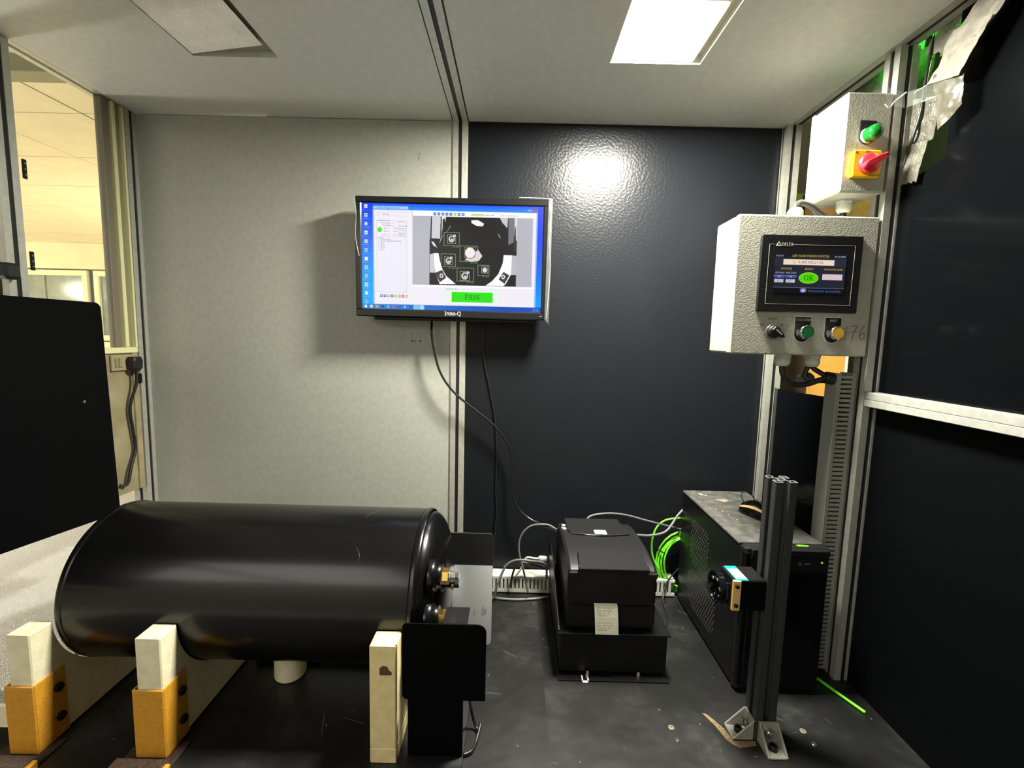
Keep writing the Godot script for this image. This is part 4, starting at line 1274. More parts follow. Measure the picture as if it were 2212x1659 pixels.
func build_control_box():
	var t := thing("control_box", "pale grey control box with a touch screen reading OK and 176 pencilled on it", "control box", Vector3(0.606, 0.7485, -1.03))
	var z := -0.98
	obj("enclosure", bx(S(), Vector3(0.460, 0.7485, -1.084), Vector3(0.752, 1.0375, -0.9965), 0.004), M.white_coat, t)
	obj("door", bx(S(), Vector3(0.4595, 0.748, -0.9955), Vector3(0.7525, 1.038, z), 0.003), M.white_coat, t)
	var d := obj("touch_display", prism(S(), rrect(0.5075, 0.8385, 0.7175, 0.9965, 0.003), Transform3D(FRONT, Vector3(0, 0, z)), 0.007, 0.0012), M.black_plastic, t)
	var sc := S()
	quad(sc, Vector3(0.5365, 0.9605, z + 0.0076), Vector3(0.6855, 0.9605, z + 0.0076), Vector3(0.6855, 0.8775, z + 0.0076), Vector3(0.5365, 0.8775, z + 0.0076), Vector3(0, 0, 1))
	obj("screen", sc, pictured(panel_image(), 0.9), d)
	var ln := S()
	var q := z + 0.0072
	for r in [[0.5235, 0.8545, 0.7015, 0.8551], [0.5235, 0.9765, 0.5345, 0.9771], [0.571, 0.9765, 0.7015, 0.9771], [0.5235, 0.8545, 0.5241, 0.9771], [0.7009, 0.8545, 0.7015, 0.9771]]:
		bx(ln, Vector3(r[0], r[1], q - 0.0002), Vector3(r[2], r[3], q + 0.0001), 0)
	obj("outline", ln, M.gland_grey, d)
	var lg := S()
	for tr in [[Vector2(0.5365, 0.9735), Vector2(0.5425, 0.9835), Vector2(0.5405, 0.9745)], [Vector2(0.5425, 0.9835), Vector2(0.5485, 0.9735), Vector2(0.5435, 0.9785)], [Vector2(0.5365, 0.9733), Vector2(0.5485, 0.9733), Vector2(0.5440, 0.9758)]]:
		prism(lg, PackedVector2Array(tr), Transform3D(FRONT, Vector3(0, 0, q - 0.0001)), 0.0003)
	obj("emblem", lg, M.gland_grey, d)
	text("logo", "DELTA", sans_face, 0.0062, Transform3D(FRONT, Vector3(0.5605, 0.9765, q + 0.0001)), M.gland_grey, d, 0.0003)
	# selector switch
	var to := facing(Vector3(0.5465, 0.7965, z), Vector3(0, 0, 1))
	var s := obj("selector_switch", lathe(S(), [Vector2(0.0165, 0), Vector2(0.0165, 0.004), Vector2(0.0150, 0.007), Vector2(0.0125, 0.007)], to, 32, true), M.steel, t)
	obj("dial", lathe(S(), [Vector2(0.0135, 0.004), Vector2(0.0130, 0.013), Vector2(0.0115, 0.0145), Vector2(0, 0.0145)], to, 32, true), M.black_plastic, s)
	var kn := Transform3D(Basis(Vector3(0, 0, 1), deg_to_rad(-38)), Vector3(0.5465, 0.7965, z + 0.0145))
	obj("knob", prism(S(), PackedVector2Array([Vector2(-0.012, -0.0045), Vector2(-0.012, 0.0045), Vector2(0.010, 0.0050), Vector2(0.018, 0.0015), Vector2(0.018, -0.0015), Vector2(0.010, -0.0050)]), kn, 0.012, 0.0015), M.black_plastic, s)
	obj("pointer", bx(S(), Vector3(-0.006, -0.0008, 0.0118), Vector3(0.010, 0.0008, 0.0124), 0, kn), M.print_white, s)
	text("lettering", "AUTO", sans_face, 0.0048, Transform3D(FRONT, Vector3(0.5465, 0.8235, z + 0.0002)), M.print_dark, t, 0.0004)
	text("lettering", "OFF", sans_face, 0.0040, Transform3D(FRONT, Vector3(0.525, 0.811, z + 0.0002)), M.print_dark, t, 0.0004)
	text("lettering", "M", sans_face, 0.0040, Transform3D(FRONT, Vector3(0.5675, 0.811, z + 0.0002)), M.print_dark, t, 0.0004)
	push_button(t, 0.6105, 0.797, z, M.green_cap, "CYCLE START", "chrome push button with green cap")
	push_button(t, 0.6745, 0.7965, z, M.amber_cap, "RESET", "chrome push button with amber cap")
	var ink := S()
	var o := Vector3(0, 0, z + 0.0001)
	tube(ink, curve([o + Vector3(0.7050, 0.811, 0), o + Vector3(0.7048, 0.797, 0), o + Vector3(0.7035, 0.785, 0), o + Vector3(0.7010, 0.783, 0)], 4), 0.0006, 5)
	tube(ink, curve([o + Vector3(0.7110, 0.812, 0), o + Vector3(0.7180, 0.8125, 0), o + Vector3(0.7265, 0.8130, 0), o + Vector3(0.7215, 0.799, 0), o + Vector3(0.7170, 0.783, 0)], 4), 0.0006, 5)
	tube(ink, PackedVector3Array([o + Vector3(0.7170, 0.800, 0), o + Vector3(0.7275, 0.8015, 0)]), 0.0005, 5)
	tube(ink, curve([o + Vector3(0.7425, 0.814, 0), o + Vector3(0.7355, 0.803, 0), o + Vector3(0.7330, 0.792, 0), o + Vector3(0.7365, 0.785, 0), o + Vector3(0.7430, 0.787, 0), o + Vector3(0.7450, 0.794, 0), o + Vector3(0.7405, 0.798, 0), o + Vector3(0.7345, 0.793, 0)], 5), 0.0006, 5)
	lab(obj("handwriting", ink, M.print_dark, t), "176 written by hand")
	gland(t, Vector3(0.604, 1.0375, -1.03), Vector3.UP, 0.016)
	gland(t, Vector3(0.604, 0.7485, -1.03), Vector3.DOWN, 0.016)
	gland(t, Vector3(0.671, 0.7485, -1.03), Vector3.DOWN, 0.015)

func build_switch_box():
	var t := thing("switch_box", "pale grey switch box with yellow and red rotary switch, high on the post", "switch box", Vector3(0.706, 1.085, -1.03))
	var z := -0.98
	obj("enclosure", bx(S(), Vector3(0.660, 1.0855, -1.080), Vector3(0.7545, 1.2815, z), 0.004), M.white_coat, t)
	obj("lid", bx(S(), Vector3(0.6585, 1.084, -1.092), Vector3(0.756, 1.283, -1.0815), 0.003), M.white_coat, t)
	var o := PackedVector2Array()
	var x := 0.7065
	var y := 1.196
	for i in 13:
		var a := PI + PI * i / 12.0
		o.append(Vector2(x + 0.0165 * cos(a), y + 0.0165 * sin(a)))
	o.append(Vector2(x + 0.0165, y + 0.030))
	o.append(Vector2(x - 0.0165, y + 0.030))
	obj("legend_plate", prism(S(), o, Transform3D(FRONT, Vector3(0, 0, z)), 0.002, 0.0004), M.black_plastic, t)
	var to := facing(Vector3(x, y, z + 0.002), Vector3(0, 0, 1))
	var l := obj("indicator_lamp", lathe(S(), [Vector2(0.0150, 0), Vector2(0.0150, 0.006)], to, 32), M.gland_grey, t)
	l.set_meta("label", "green indicator lens in a white collar")
	obj("lens", lathe(S(), [Vector2(0.0142, 0.005), Vector2(0.0142, 0.021), Vector2(0.0128, 0.026), Vector2(0.008, 0.0295), Vector2(0, 0.0305)], to, 32, true), M.green_lens, l)
	var pl := obj("isolator_plate", prism(S(), rrect(0.6765, 1.1125, 0.7340, 1.1655, 0.004), Transform3D(FRONT, Vector3(0, 0, z)), 0.011, 0.0018), M.isolator_yellow, t)
	pl.set_meta("label", "yellow isolator plate")
	var m := Vector3(0.7065, 1.1385, z + 0.011)
	obj("dial", lathe(S(), [Vector2(0.0200, 0), Vector2(0.0195, 0.008), Vector2(0.0175, 0.010), Vector2(0, 0.0105)], facing(m, Vector3(0, 0, 1)), 36, true), M.isolator_red, pl)
	var kn := Transform3D(Basis(Vector3(0, 0, 1), deg_to_rad(27)), m + Vector3(0, 0, 0.0095))
	var hd := obj("handle", prism(S(), PackedVector2Array([Vector2(-0.024, -0.0030), Vector2(-0.024, 0.0010), Vector2(-0.014, 0.0065), Vector2(0.012, 0.0065), Vector2(0.027, 0.0045), Vector2(0.027, -0.0045), Vector2(0.012, -0.0065), Vector2(-0.014, -0.0065)]), kn, 0.013, 0.002), M.isolator_red, pl)
	hd.set_meta("label", "red turning handle")
	obj("lock_hole", bx(S(), Vector3(0.021, -0.0018, 0.0125), Vector3(0.025, 0.0018, 0.0135), 0, kn), M.black_rubber, pl)
	obj("screw", lathe(S(), [Vector2(0.0025, 0), Vector2(0.0025, 0.0006), Vector2(0, 0.0006)], facing(Vector3(0.6815, 1.160, z + 0.0108), Vector3(0, 0, 1)), 12), M.frame_brown, pl)
	text("lettering", "ON", sans_face, 0.0045, Transform3D(FRONT, Vector3(0.704, 1.1617, z + 0.0112)), M.print_dark, pl, 0.0003)
	text("lettering", "SELECTOR", sans_face, 0.0036, Transform3D(FRONT, Vector3(0.7225, 1.1165, z + 0.0112)), M.print_dark, pl, 0.0003)
	gland(t, Vector3(0.712, 1.0855, -1.035), Vector3.DOWN, 0.015)

func build_printer():
	var st := thing("printer_stand", "low black sheet-metal stand with a flanged top under the label printer", "stand", Vector3(0.243, 0, -1.12))
	obj("box", bx(S(), Vector3(0.121, 0.012, -1.29), Vector3(0.3645, 0.104, -0.972), 0.001), M.black_metal, st)
	obj("top_plate", bx(S(), Vector3(0.1145, 0.1035, -1.30), Vector3(0.3695, 0.1085, -0.966), 0.001), M.black_metal, st)
	obj("side_lip", prism(S(), PackedVector2Array([Vector2(-1.285, 0.104), Vector2(-1.285, 0.185), Vector2(-1.18, 0.185), Vector2(-0.972, 0.112), Vector2(-0.972, 0.104)]), Transform3D(Basis(Vector3(0, 0, 1), Vector3(0, 1, 0), Vector3(-1, 0, 0)), Vector3(0.1185, 0, 0)), 0.003, 0.0005), M.black_metal, st)
	obj("foot_flange", bx(S(), Vector3(0.118, 0.0, -1.29), Vector3(0.3690, 0.004, -0.955), 0.001), M.black_metal, st)
	for x in [0.184, 0.300]:
		obj("bolt", lathe(S(), [Vector2(0.0045, 0.004), Vector2(0.0045, 0.014), Vector2(0.003, 0.019), Vector2(0, 0.0195)], Transform3D(Basis.IDENTITY, Vector3(x, 0, -0.963)), 12), M.steel, st)
	var p := thing("label_printer", "black desktop label printer on the low black stand", "printer", Vector3(0.237, 0.1085, -1.11))
	var x0 := 0.133
	var x1 := 0.334
	var side := func(x: float) -> Transform3D: return Transform3D(Basis(Vector3(0, 0, 1), Vector3(0, 1, 0), Vector3(-1, 0, 0)), Vector3(x, 0, 0))
	# side outlines in (z, y)
	var base := PackedVector2Array([Vector2(-1.245, 0.110), Vector2(-0.990, 0.110), Vector2(-0.980, 0.116), Vector2(-0.976, 0.130), Vector2(-0.9745, 0.172), Vector2(-1.250, 0.172), Vector2(-1.250, 0.118)])
	obj("base", prism(S(), base, side.call(x1), x1 - x0, 0.004), M.printer_shell, p)
	var cover := PackedVector2Array([Vector2(-1.248, 0.174), Vector2(-0.9745, 0.174), Vector2(-0.974, 0.240), Vector2(-0.9775, 0.2535), Vector2(-0.990, 0.2615), Vector2(-1.05, 0.2690), Vector2(-1.12, 0.2705), Vector2(-1.19, 0.2660), Vector2(-1.232, 0.2560), Vector2(-1.248, 0.235)])
	obj("cover", prism(S(), cover, side.call(x1), x1 - x0, 0.006), M.printer_shell, p)
	# raised front flap with a bright lip and a bowed rear edge
	var flap := PackedVector2Array()
	for i in 11:
		var u := i / 10.0
		flap.append(Vector2(lerpf(0.1600, 0.3090, u), 1.040 + 0.010 * sin(PI * u)))
	flap.append(Vector2(0.3130, 0.9720))
	flap.append(Vector2(0.1560, 0.9720))
	var tilt := Transform3D(Basis(Vector3(1, 0, 0), Vector3(0, 0.105, -0.9945).normalized(), Vector3(0, 0.9945, 0.105).normalized()), Vector3(0, 0.2605 - 0.105 * 0.985, 0.005))
	obj("flap", prism(S(), flap, tilt, 0.007, 0.0015), M.printer_shell, p)
	var hood := PackedVector2Array()
	for i in 11:
		var u := i / 10.0
		hood.append(Vector2(lerpf(0.3075, 0.1580, u), 1.128 - 0.010 * sin(PI * u)))
	hood.append(Vector2(0.152, 1.145))
	hood.append(Vector2(0.150, 1.232))
	hood.append(Vector2(0.300, 1.232))
	var back := Transform3D(Basis(Vector3(1, 0, 0), Vector3(0, -0.03, -1).normalized(), Vector3(0, 1, -0.03).normalized()), Vector3(0, 0.3015, 0.0))
	obj("hood", prism(S(), hood, back, 0.006, 0.0015), M.printer_shell, p)
	obj("flap_lip", tube(S(), PackedVector3Array([Vector3(0.1565, 0.2650, -0.9715), Vector3(0.3125, 0.2650, -0.9715)]), 0.0022, 10), M.black_gloss, p)
	var hl := []
	for i2 in 11:
		var u := i2 / 10.0
		hl.append(back * Vector3(lerpf(0.1590, 0.3070, u), 1.1275 - 0.010 * sin(PI * u), 0.0045))
	obj("hood_lip", tube(S(), PackedVector3Array(hl), 0.0014, 8), M.black_gloss, p)
	for x in [[0.133, 0.156], [0.313, 0.334]]:
		obj("cover_corner", bx(S(), Vector3(x[0] + 0.0005, 0.238, -0.9755), Vector3(x[1] - 0.0005, 0.254, -0.9680), 0.003), M.printer_shell, p)
	obj("paper_slot", bx(S(), Vector3(0.152, 0.1715, -0.9760), Vector3(0.313, 0.1745, -0.9725), 0.0006), M.black_gloss, p)
	var bd := obj("badge", prism(S(), rrect(0.2185, 1.122, 0.2495, 1.149, 0.002), Transform3D(back.basis, back.origin + back.basis.z * 0.0060), 0.0006), M.print_white, p)
	bd.set_meta("label", "white badge with blue letters")
	text("logo", "TSC", sans_face, 0.0125, Transform3D(Basis(Vector3(1, 0, 0), back.basis.y, back.basis.z), back * Vector3(0.234, 1.1355, 0.0067)), M.logo_blue, bd, 0.0003)
	for z in [-1.190, -1.166]:
		var b := obj("button", lathe(S(), [Vector2(0.0052, 0), Vector2(0.0052, 0.0015), Vector2(0.0042, 0.0025), Vector2(0, 0.0025)], Transform3D(Basis(Vector3(1, 0, 0), Vector3(0, 1, 0), Vector3(0, 0, 1)), Vector3(0.1445, 0.2655 if z < -1.18 else 0.2668, z)), 16), M.print_white, p)
		b.set_meta("label", "white round key")
	var mk := S()
	for r in [[-1.176, 0.0062], [-1.172, 0.005], [-1.160, 0.006]]:
		bx(mk, Vector3(0.1375, 0.2664, r[0]), Vector3(0.1375 + r[1] * 0.5, 0.2672, r[0] + 0.0018), 0)
	obj("marking", mk, M.print_white, p)
	# printed strip curling out of the slot
	var lb := thing("label_strip", "white printed label strip hanging out of the printer's front slot", "label", Vector3(0.2225, 0.110, -0.968))
	var s := S()
	var prof := [Vector2(-0.9750, 0.1775), Vector2(-0.9690, 0.1750), Vector2(-0.9655, 0.1680), Vector2(-0.9635, 0.150), Vector2(-0.9625, 0.130), Vector2(-0.9622, 0.1100)]
	for i in prof.size() - 1:
		var a: Vector2 = prof[i]
		var b: Vector2 = prof[i + 1]
		var n := Vector3(0, b.x - a.x, a.y - b.y).normalized()
		var v0 := (0.1775 - a.y) / 0.0675
		var v1 := (0.1775 - b.y) / 0.0675
		var l0 := 0.1945 + 0.004 * v0 - 0.001
		var l1 := 0.1945 + 0.004 * v1 - 0.001
		var q := [Vector3(l0, a.y, a.x), Vector3(l0 + 0.0525, a.y, a.x), Vector3(l1 + 0.0525, b.y, b.x), Vector3(l1, b.y, b.x)]
		tri(s, q[0], q[1], q[2], n, n, n, Vector2(0, v0), Vector2(1, v0), Vector2(1, v1))
		tri(s, q[0], q[2], q[3], n, n, n, Vector2(0, v0), Vector2(1, v1), Vector2(0, v1))
	obj("paper", s, printed(label_image(), 0.7), lb)

func build_tower():
	var t := thing("computer_tower", "dusty black computer tower case on the worktop behind the post", "computer", Vector3(0.60, 0, -1.12))
	var x0 := 0.507
	var x1 := 0.690
	obj("case", bx(S(), Vector3(x0, 0.006, -1.302), Vector3(x1, 0.3285, -0.962), 0.002), M.black_metal, t)
	var dusty := grained(mat(Color.WHITE, 0.6), noise_map(41, 0.04, Color(0.20, 0.20, 0.195), Color(0.36, 0.355, 0.34), 256, 5), null, 3.0)
	obj("top_panel", bx(S(), Vector3(x0 - 0.0015, 0.3290, -1.303), Vector3(x1 + 0.001, 0.3350, -0.966), 0.0015), dusty, t)
	obj("front_panel", bx(S(), Vector3(x0 - 0.001, 0.004, -0.9615), Vector3(x1 + 0.001, 0.336, -0.938), 0.005), M.black_plastic, t)
	obj("front_trim", bx(S(), Vector3(x0 + 0.012, 0.318, -0.9385), Vector3(x1 - 0.004, 0.334, -0.932), 0.002), M.black_plastic, t)
	obj("corner_strip", bx(S(), Vector3(x0 - 0.002, 0.02, -0.950), Vector3(x0 + 0.010, 0.326, -0.934), 0.003), M.black_gloss, t)
	var door := obj("front_door", bx(S(), Vector3(x0 + 0.012, 0.012, -0.9385), Vector3(x1 - 0.004, 0.282, -0.934), 0.002), M.black_gloss, t)
	door.set_meta("label", "glossy front door")
	obj("port_panel", bx(S(), Vector3(x0 + 0.012, 0.284, -0.9385), Vector3(x1 - 0.004, 0.316, -0.9365), 0.001), M.black_plastic, t)
	obj("power_led", lathe(S(), [Vector2(0.0022, 0), Vector2(0.0018, 0.001), Vector2(0, 0.0012)], facing(Vector3(0.6715, 0.3055, -0.9365), Vector3(0, 0, 1)), 12), glow(Color(0.5, 0.95, 0.1), 1.0), t)
	obj("socket", lathe(S(), [Vector2(0.004, 0), Vector2(0.004, 0.0008), Vector2(0.0022, 0.0008), Vector2(0.0022, 0.0002), Vector2(0, 0.0002)], facing(Vector3(0.624, 0.3015, -0.9365), Vector3(0, 0, 1)), 14), M.steel, t)
	obj("socket", bx(S(), Vector3(0.634, 0.3000, -0.9366), Vector3(0.646, 0.3040, -0.9360), 0), M.cable_grey, t)
	# punched vent fields on the left side: rings of steel-edged holes
	var holes := S()
	for f in [[-1.225, -1.110, 0.165, 0.285], [-1.225, -1.055, 0.045, 0.145]]:
		var row := 0
		var y: float = f[2]
		while y < f[3]:
			var z: float = f[0] + (0.0055 if row % 2 else 0.0)
			while z < f[1]:
				if Vector2((z - (f[0] + f[1]) / 2) / (f[1] - f[0]), (y - (f[2] + f[3]) / 2) / (f[3] - f[2])).length() < 0.62:
					lathe(holes, [Vector2(0.0028, 0.0001), Vector2(0.0024, 0.0004), Vector2(0.0020, 0.0001)], facing(Vector3(x0 - 0.0001, y, z), Vector3.LEFT), 6)
				z += 0.011
			y += 0.0095
			row += 1
	var vent := obj("side_vent", holes, M.vent_edge, t)
	vent.set_meta("kind", "stuff")
	# bare patches and paint drips on the lid
	var pt := S()
	for q in [[0.545, -1.270, 0.010], [0.556, -1.262, 0.006], [0.586, -1.222, 0.012], [0.597, -1.229, 0.009], [0.575, -1.228, 0.006], [0.548, -1.14, 0.003], [0.555, -1.12, 0.004], [0.54, -1.16, 0.003], [0.562, -1.09, 0.003]]:
		prism(pt, disc(q[2], 9), Transform3D(Basis(Vector3(1, 0, 0), Vector3(0, 0, -0.55), Vector3(0, 1, 0)).rotated(Vector3.UP, q[0] * 9), Vector3(q[0], 0.3348, q[1])), 0.0004)
	lab(obj("mud_spot", pt, M.mud, t), "dried tan spots on the lid")
	var dr := S()
	prism(dr, PackedVector2Array([Vector2(-0.014, 0.002), Vector2(-0.004, 0.005), Vector2(0.006, 0.003), Vector2(0.014, 0.000), Vector2(0.010, -0.004), Vector2(-0.002, -0.003), Vector2(-0.010, -0.004)]), Transform3D(Basis(Vector3(1, 0, 0), Vector3(0, 0, -1), Vector3(0, 1, 0)), Vector3(0.636, 0.3358, -0.951)), 0.0006)
	lab(obj("sticker_scrap", dr, M.cable_green, t), "yellow-green scrap on the front edge")
	# mouse lying on the case
	var m := thing("mouse", "black computer mouse with a tan side strip on the tower case", "mouse", Vector3(0.632, 0.335, -1.115))
	var ring := func(w: float, h: float, inset: float) -> Array:
		var rows := []
		for j in 13:
			var v := j / 12.0
			var half := w * sqrt(maxf(0.0, 1.0 - pow(absf(v * 2 - 1), 3.0))) * (1.0 - 0.12 * sin(PI * v)) - inset
			var tall := h * pow(sin(PI * clampf(v * 0.92 + 0.06, 0, 1)), 0.6)
			rows.append([v, maxf(half, 0.0), tall])
		return rows
	var dir := Basis(Vector3.UP, deg_to_rad(-62))
	var body := S()
	var strip := S()
	var rows: Array = ring.call(0.032, 0.037, 0.0)
	var put := func(j: int, a: float, lift: float) -> Vector3:
		var r: Array = rows[j]
		return Vector3(0.632, 0.3355, -1.115) + dir * Vector3((r[0] - 0.5) * 0.112, maxf(0.001, r[2] * sin(a) + lift), r[1] * cos(a) * (1.0 if sin(a) > 0.35 else 1.0))
	for j in 12:
		for i in 16:
			var a := PI * i / 16.0
			var b := PI * (i + 1) / 16.0
			var q := [put.call(j, a, 0.0), put.call(j, b, 0.0), put.call(j + 1, b, 0.0), put.call(j + 1, a, 0.0)]
			var mid := Vector3(0.632, 0.3355, -1.115)
			var nn := []
			for v in q:
				var e: Vector3 = dir.inverse() * (v - mid)
				nn.append((dir * Vector3(e.x * 0.35, e.y * 1.1, e.z)).normalized())
			var into := strip if (i == 3 or i == 12) else body
			tri(into, q[0], q[1], q[2], nn[0], nn[1], nn[2])
			tri(into, q[0], q[2], q[3], nn[0], nn[2], nn[3])
	obj("body", body, M.black_gloss, m)
	lab(obj("side_strip", strip, M.tan, m), "tan strip round the side")
	obj("mouse_cord", tube(S(), curve([Vector3(0.612, 0.350, -1.150), Vector3(0.606, 0.372, -1.165), Vector3(0.622, 0.380, -1.175), Vector3(0.645, 0.366, -1.185), Vector3(0.665, 0.340, -1.20), Vector3(0.685, 0.338, -1.23)], 6), 0.0014, 6), M.cable_black, m)

func build_post():
	# black profile post with corner brackets and a sensor
	var t := thing("profile_post", "black slotted profile post standing on the worktop before the computer tower", "post", Vector3(0.507, 0, -0.835))
	var cx := 0.5065
	var cz := -0.8350
	var st := S()
	var cut := S()
	var wall := func(a: Vector2, b: Vector2, w: float):
		var d := (b - a)
		var yaw := Transform3D(Basis(Vector3.UP, -d.angle()), Vector3(cx + (a.x + b.x) / 2, 0, cz + (a.y + b.y) / 2))
		bx(st, Vector3(-d.length() / 2, 0.0, -w / 2), Vector3(d.length() / 2, 0.5185, w / 2), 0.0002, yaw)
		bx(cut, Vector3(-d.length() / 2, 0.5185, -w / 2), Vector3(d.length() / 2, 0.5192, w / 2), 0, yaw)
	var h := 0.0193
	var s := 0.0062
	for a in [-1.0, 1.0]:
		for b in [-1.0, 1.0]:
			var o := Vector2(a, b)
			wall.call(Vector2(h, h) * o, Vector2(s, h) * o, 0.0018)
			wall.call(Vector2(h, h) * o, Vector2(h, s) * o, 0.0018)
			wall.call(Vector2(s, h) * o, Vector2(s + 0.002, h - 0.006) * o, 0.0016)
			wall.call(Vector2(h, s) * o, Vector2(h - 0.006, s + 0.002) * o, 0.0016)
			wall.call(Vector2(s + 0.002, h - 0.006) * o, Vector2(h - 0.006, s + 0.002) * o, 0.0016)
			wall.call(Vector2(0.005, 0.005) * o, Vector2(0.0105, 0.0105) * o, 0.0022)
	for k in 4:
		var r := Vector2.from_angle(PI / 2 * k)
		wall.call(r * 0.0062 + r.orthogonal() * 0.0062, r * 0.0062 - r.orthogonal() * 0.0062, 0.0022)
	obj("extrusion", st, M.black_anodised, t)
	lab(obj("cut_end", cut, M.raw_cut, t), "bare sawn end of the profile")
	# corner brackets: two legs, two triangular cheeks, two screws each
	for k in 2:
		var base := Transform3D(Basis(Vector3.UP, PI if k == 0 else PI / 2 * -1.0), Vector3(cx - 0.0205, 0, cz + 0.004) if k == 0 else Vector3(cx + 0.004, 0, cz + 0.0205))
		# local: x away from the post, y up, z across
		var b := S()
		bx(b, Vector3(0.0, 0.0, -0.019), Vector3(0.042, 0.004, 0.019), 0.0008, base)
		bx(b, Vector3(0.0, 0.0, -0.019), Vector3(0.004, 0.042, 0.019), 0.0008, base)
		for z in [-0.019, 0.0155]:
			prism(b, PackedVector2Array([Vector2(0, 0), Vector2(0.042, 0), Vector2(0.042, 0.004), Vector2(0.004, 0.042), Vector2(0, 0.042)]), base * Transform3D(Basis.IDENTITY, Vector3(0, 0, z)), 0.0035, 0.0006)
		var br := obj("corner_bracket", b, M.die_cast, t)
		br.set_meta("label", ["die-cast corner bracket left of the post foot", "die-cast corner bracket in front of the post foot"][k])
		obj("screw", screw(S(), base * Vector3(0.023, 0.004, 0), Vector3.UP, 0.0078, 0.009), M.black_metal, br)
		obj("screw", screw(S(), base * Vector3(0.004, 0.023, 0), base.basis * Vector3.RIGHT, 0.0078, 0.009), M.steel, br)
	# sensor on the side of the post
	var se := thing("vision_sensor", "black vision sensor with round lens ring and turquoise label, on the post", "sensor", Vector3(0.455, 0.268, -0.845))
	obj("housing", bx(S(), Vector3(0.4235, 0.2675, -0.872), Vector3(0.4850, 0.3265, -0.820), 0.0012), M.black_metal, se)
	obj("bracket", bx(S(), Vector3(0.4375, 0.2675, -0.8195), Vector3(0.4855, 0.3255, -0.8155), 0.0006), M.black_sheet, se)
	var pl := obj("end_plate", bx(S(), Vector3(0.4225, 0.2675, -0.8195), Vector3(0.4373, 0.3265, -0.8135), 0.0006), M.tan, se)
	pl.set_meta("label", "tan end plate")
	for y in [0.3165, 0.2785]:
		obj("screw", screw(S(), Vector3(0.4290, y, -0.8135), Vector3(0, 0, 1), 0.0036, 0.004), M.black_metal, pl)
	var lq := S()
	quad(lq, Vector3(0.4290, 0.3270, -0.871), Vector3(0.4520, 0.3270, -0.871), Vector3(0.4520, 0.3270, -0.8165), Vector3(0.4290, 0.3270, -0.8165), Vector3.UP)
	lab(obj("label_plate", lq, printed(sensor_label_image(), 0.4), se), "turquoise and white label")
	var to := facing(Vector3(0.4235, 0.297, -0.845), Vector3.LEFT)
	var ring := obj("lens_ring", lathe(S(), [Vector2(0.012, 0.0), Vector2(0.012, 0.008), Vector2(0.030, 0.010), Vector2(0.0315, 0.012), Vector2(0.0315, 0.021), Vector2(0.0300, 0.0225), Vector2(0.0265, 0.0225), Vector2(0.0250, 0.0185), Vector2(0.012, 0.0175), Vector2(0.011, 0.013), Vector2(0, 0.013)], to, 40), M.black_gloss, se)
	for i in 6:
		var a := TAU * i / 6.0 + 0.3
		var c := Vector3(0.405, 0.297 + 0.0185 * sin(a), -0.845 + 0.0185 * cos(a))
		obj("lens_led", lathe(S(), [Vector2(0.0042, 0), Vector2(0.0040, 0.002), Vector2(0.002, 0.0035), Vector2(0, 0.0038)], facing(c, Vector3.LEFT), 12, true), M.chrome if i < 3 else M.black_gloss, ring)

# slotted wiring duct: a lid, a back and two walls of fingers; local x across, y along, z deep
func duct(t: Node3D, xf: Transform3D, wide: float, deep: float, length: float, pitch: float, m: Material):
	obj("lid", bx(S(), Vector3(-wide / 2, 0, 0), Vector3(wide / 2, length, 0.003), 0.001, xf), m, t)
	obj("back", bx(S(), Vector3(-wide / 2, 0, -deep), Vector3(wide / 2, length, -deep + 0.002), 0.0005, xf), m, t)
	for s in [-1, 1]:
		var x: float = s * (wide / 2 - 0.001)
		var f := S()
		bx(f, Vector3(x - 0.001, 0, -deep), Vector3(x + 0.001, length, -deep + 0.011), 0.0002, xf)
		bx(f, Vector3(x - 0.001, 0, -0.005), Vector3(x + 0.001, length, 0), 0.0002, xf)
		for i in int(length / pitch):
			bx(f, Vector3(x - 0.001, i * pitch, -deep + 0.010), Vector3(x + 0.001, i * pitch + pitch * 0.62, -0.004), 0.0002, xf)
		obj("slotted_wall", f, m, t).set_meta("kind", "stuff")

func build_ducts():
	var v := thing("wiring_duct", "tall grey slotted wiring duct fixed up the side of the right post", "duct", Vector3(0.735, 0.02, -1.01))
	duct(v, Transform3D(Basis(Vector3(0, 0, 1), Vector3(0, 1, 0), Vector3(-1, 0, 0)), Vector3(0.716, 0.012, -1.0225)), 0.040, 0.0405, 0.698, 0.0104, M.duct_grey)
	var h := thing("wiring_duct", "pale grey slotted wiring duct lying along the foot of the black wall", "duct", Vector3(0.2, 0.02, -1.33))
	duct(h, Transform3D(Basis(Vector3(0, 0, -1), Vector3(1, 0, 0), Vector3(0, 1, 0)).rotated(Vector3(1, 0, 0), 0.0), Vector3(-0.14, 0.052, -1.323)) * Transform3D(Basis(Vector3(0, 1, 0), PI), Vector3.ZERO) * Transform3D(Basis(Vector3(0, 1, 0), PI), Vector3.ZERO), 0.044, 0.048, 0.64, 0.0115, M.duct_pale)

func cable(called: String, label: String, pts: Array, r: float, m: Material, category := "cable", group := ""):
	tag(obj(called, tube(S(), curve(pts, 7), r, 8), m), label, category, group)

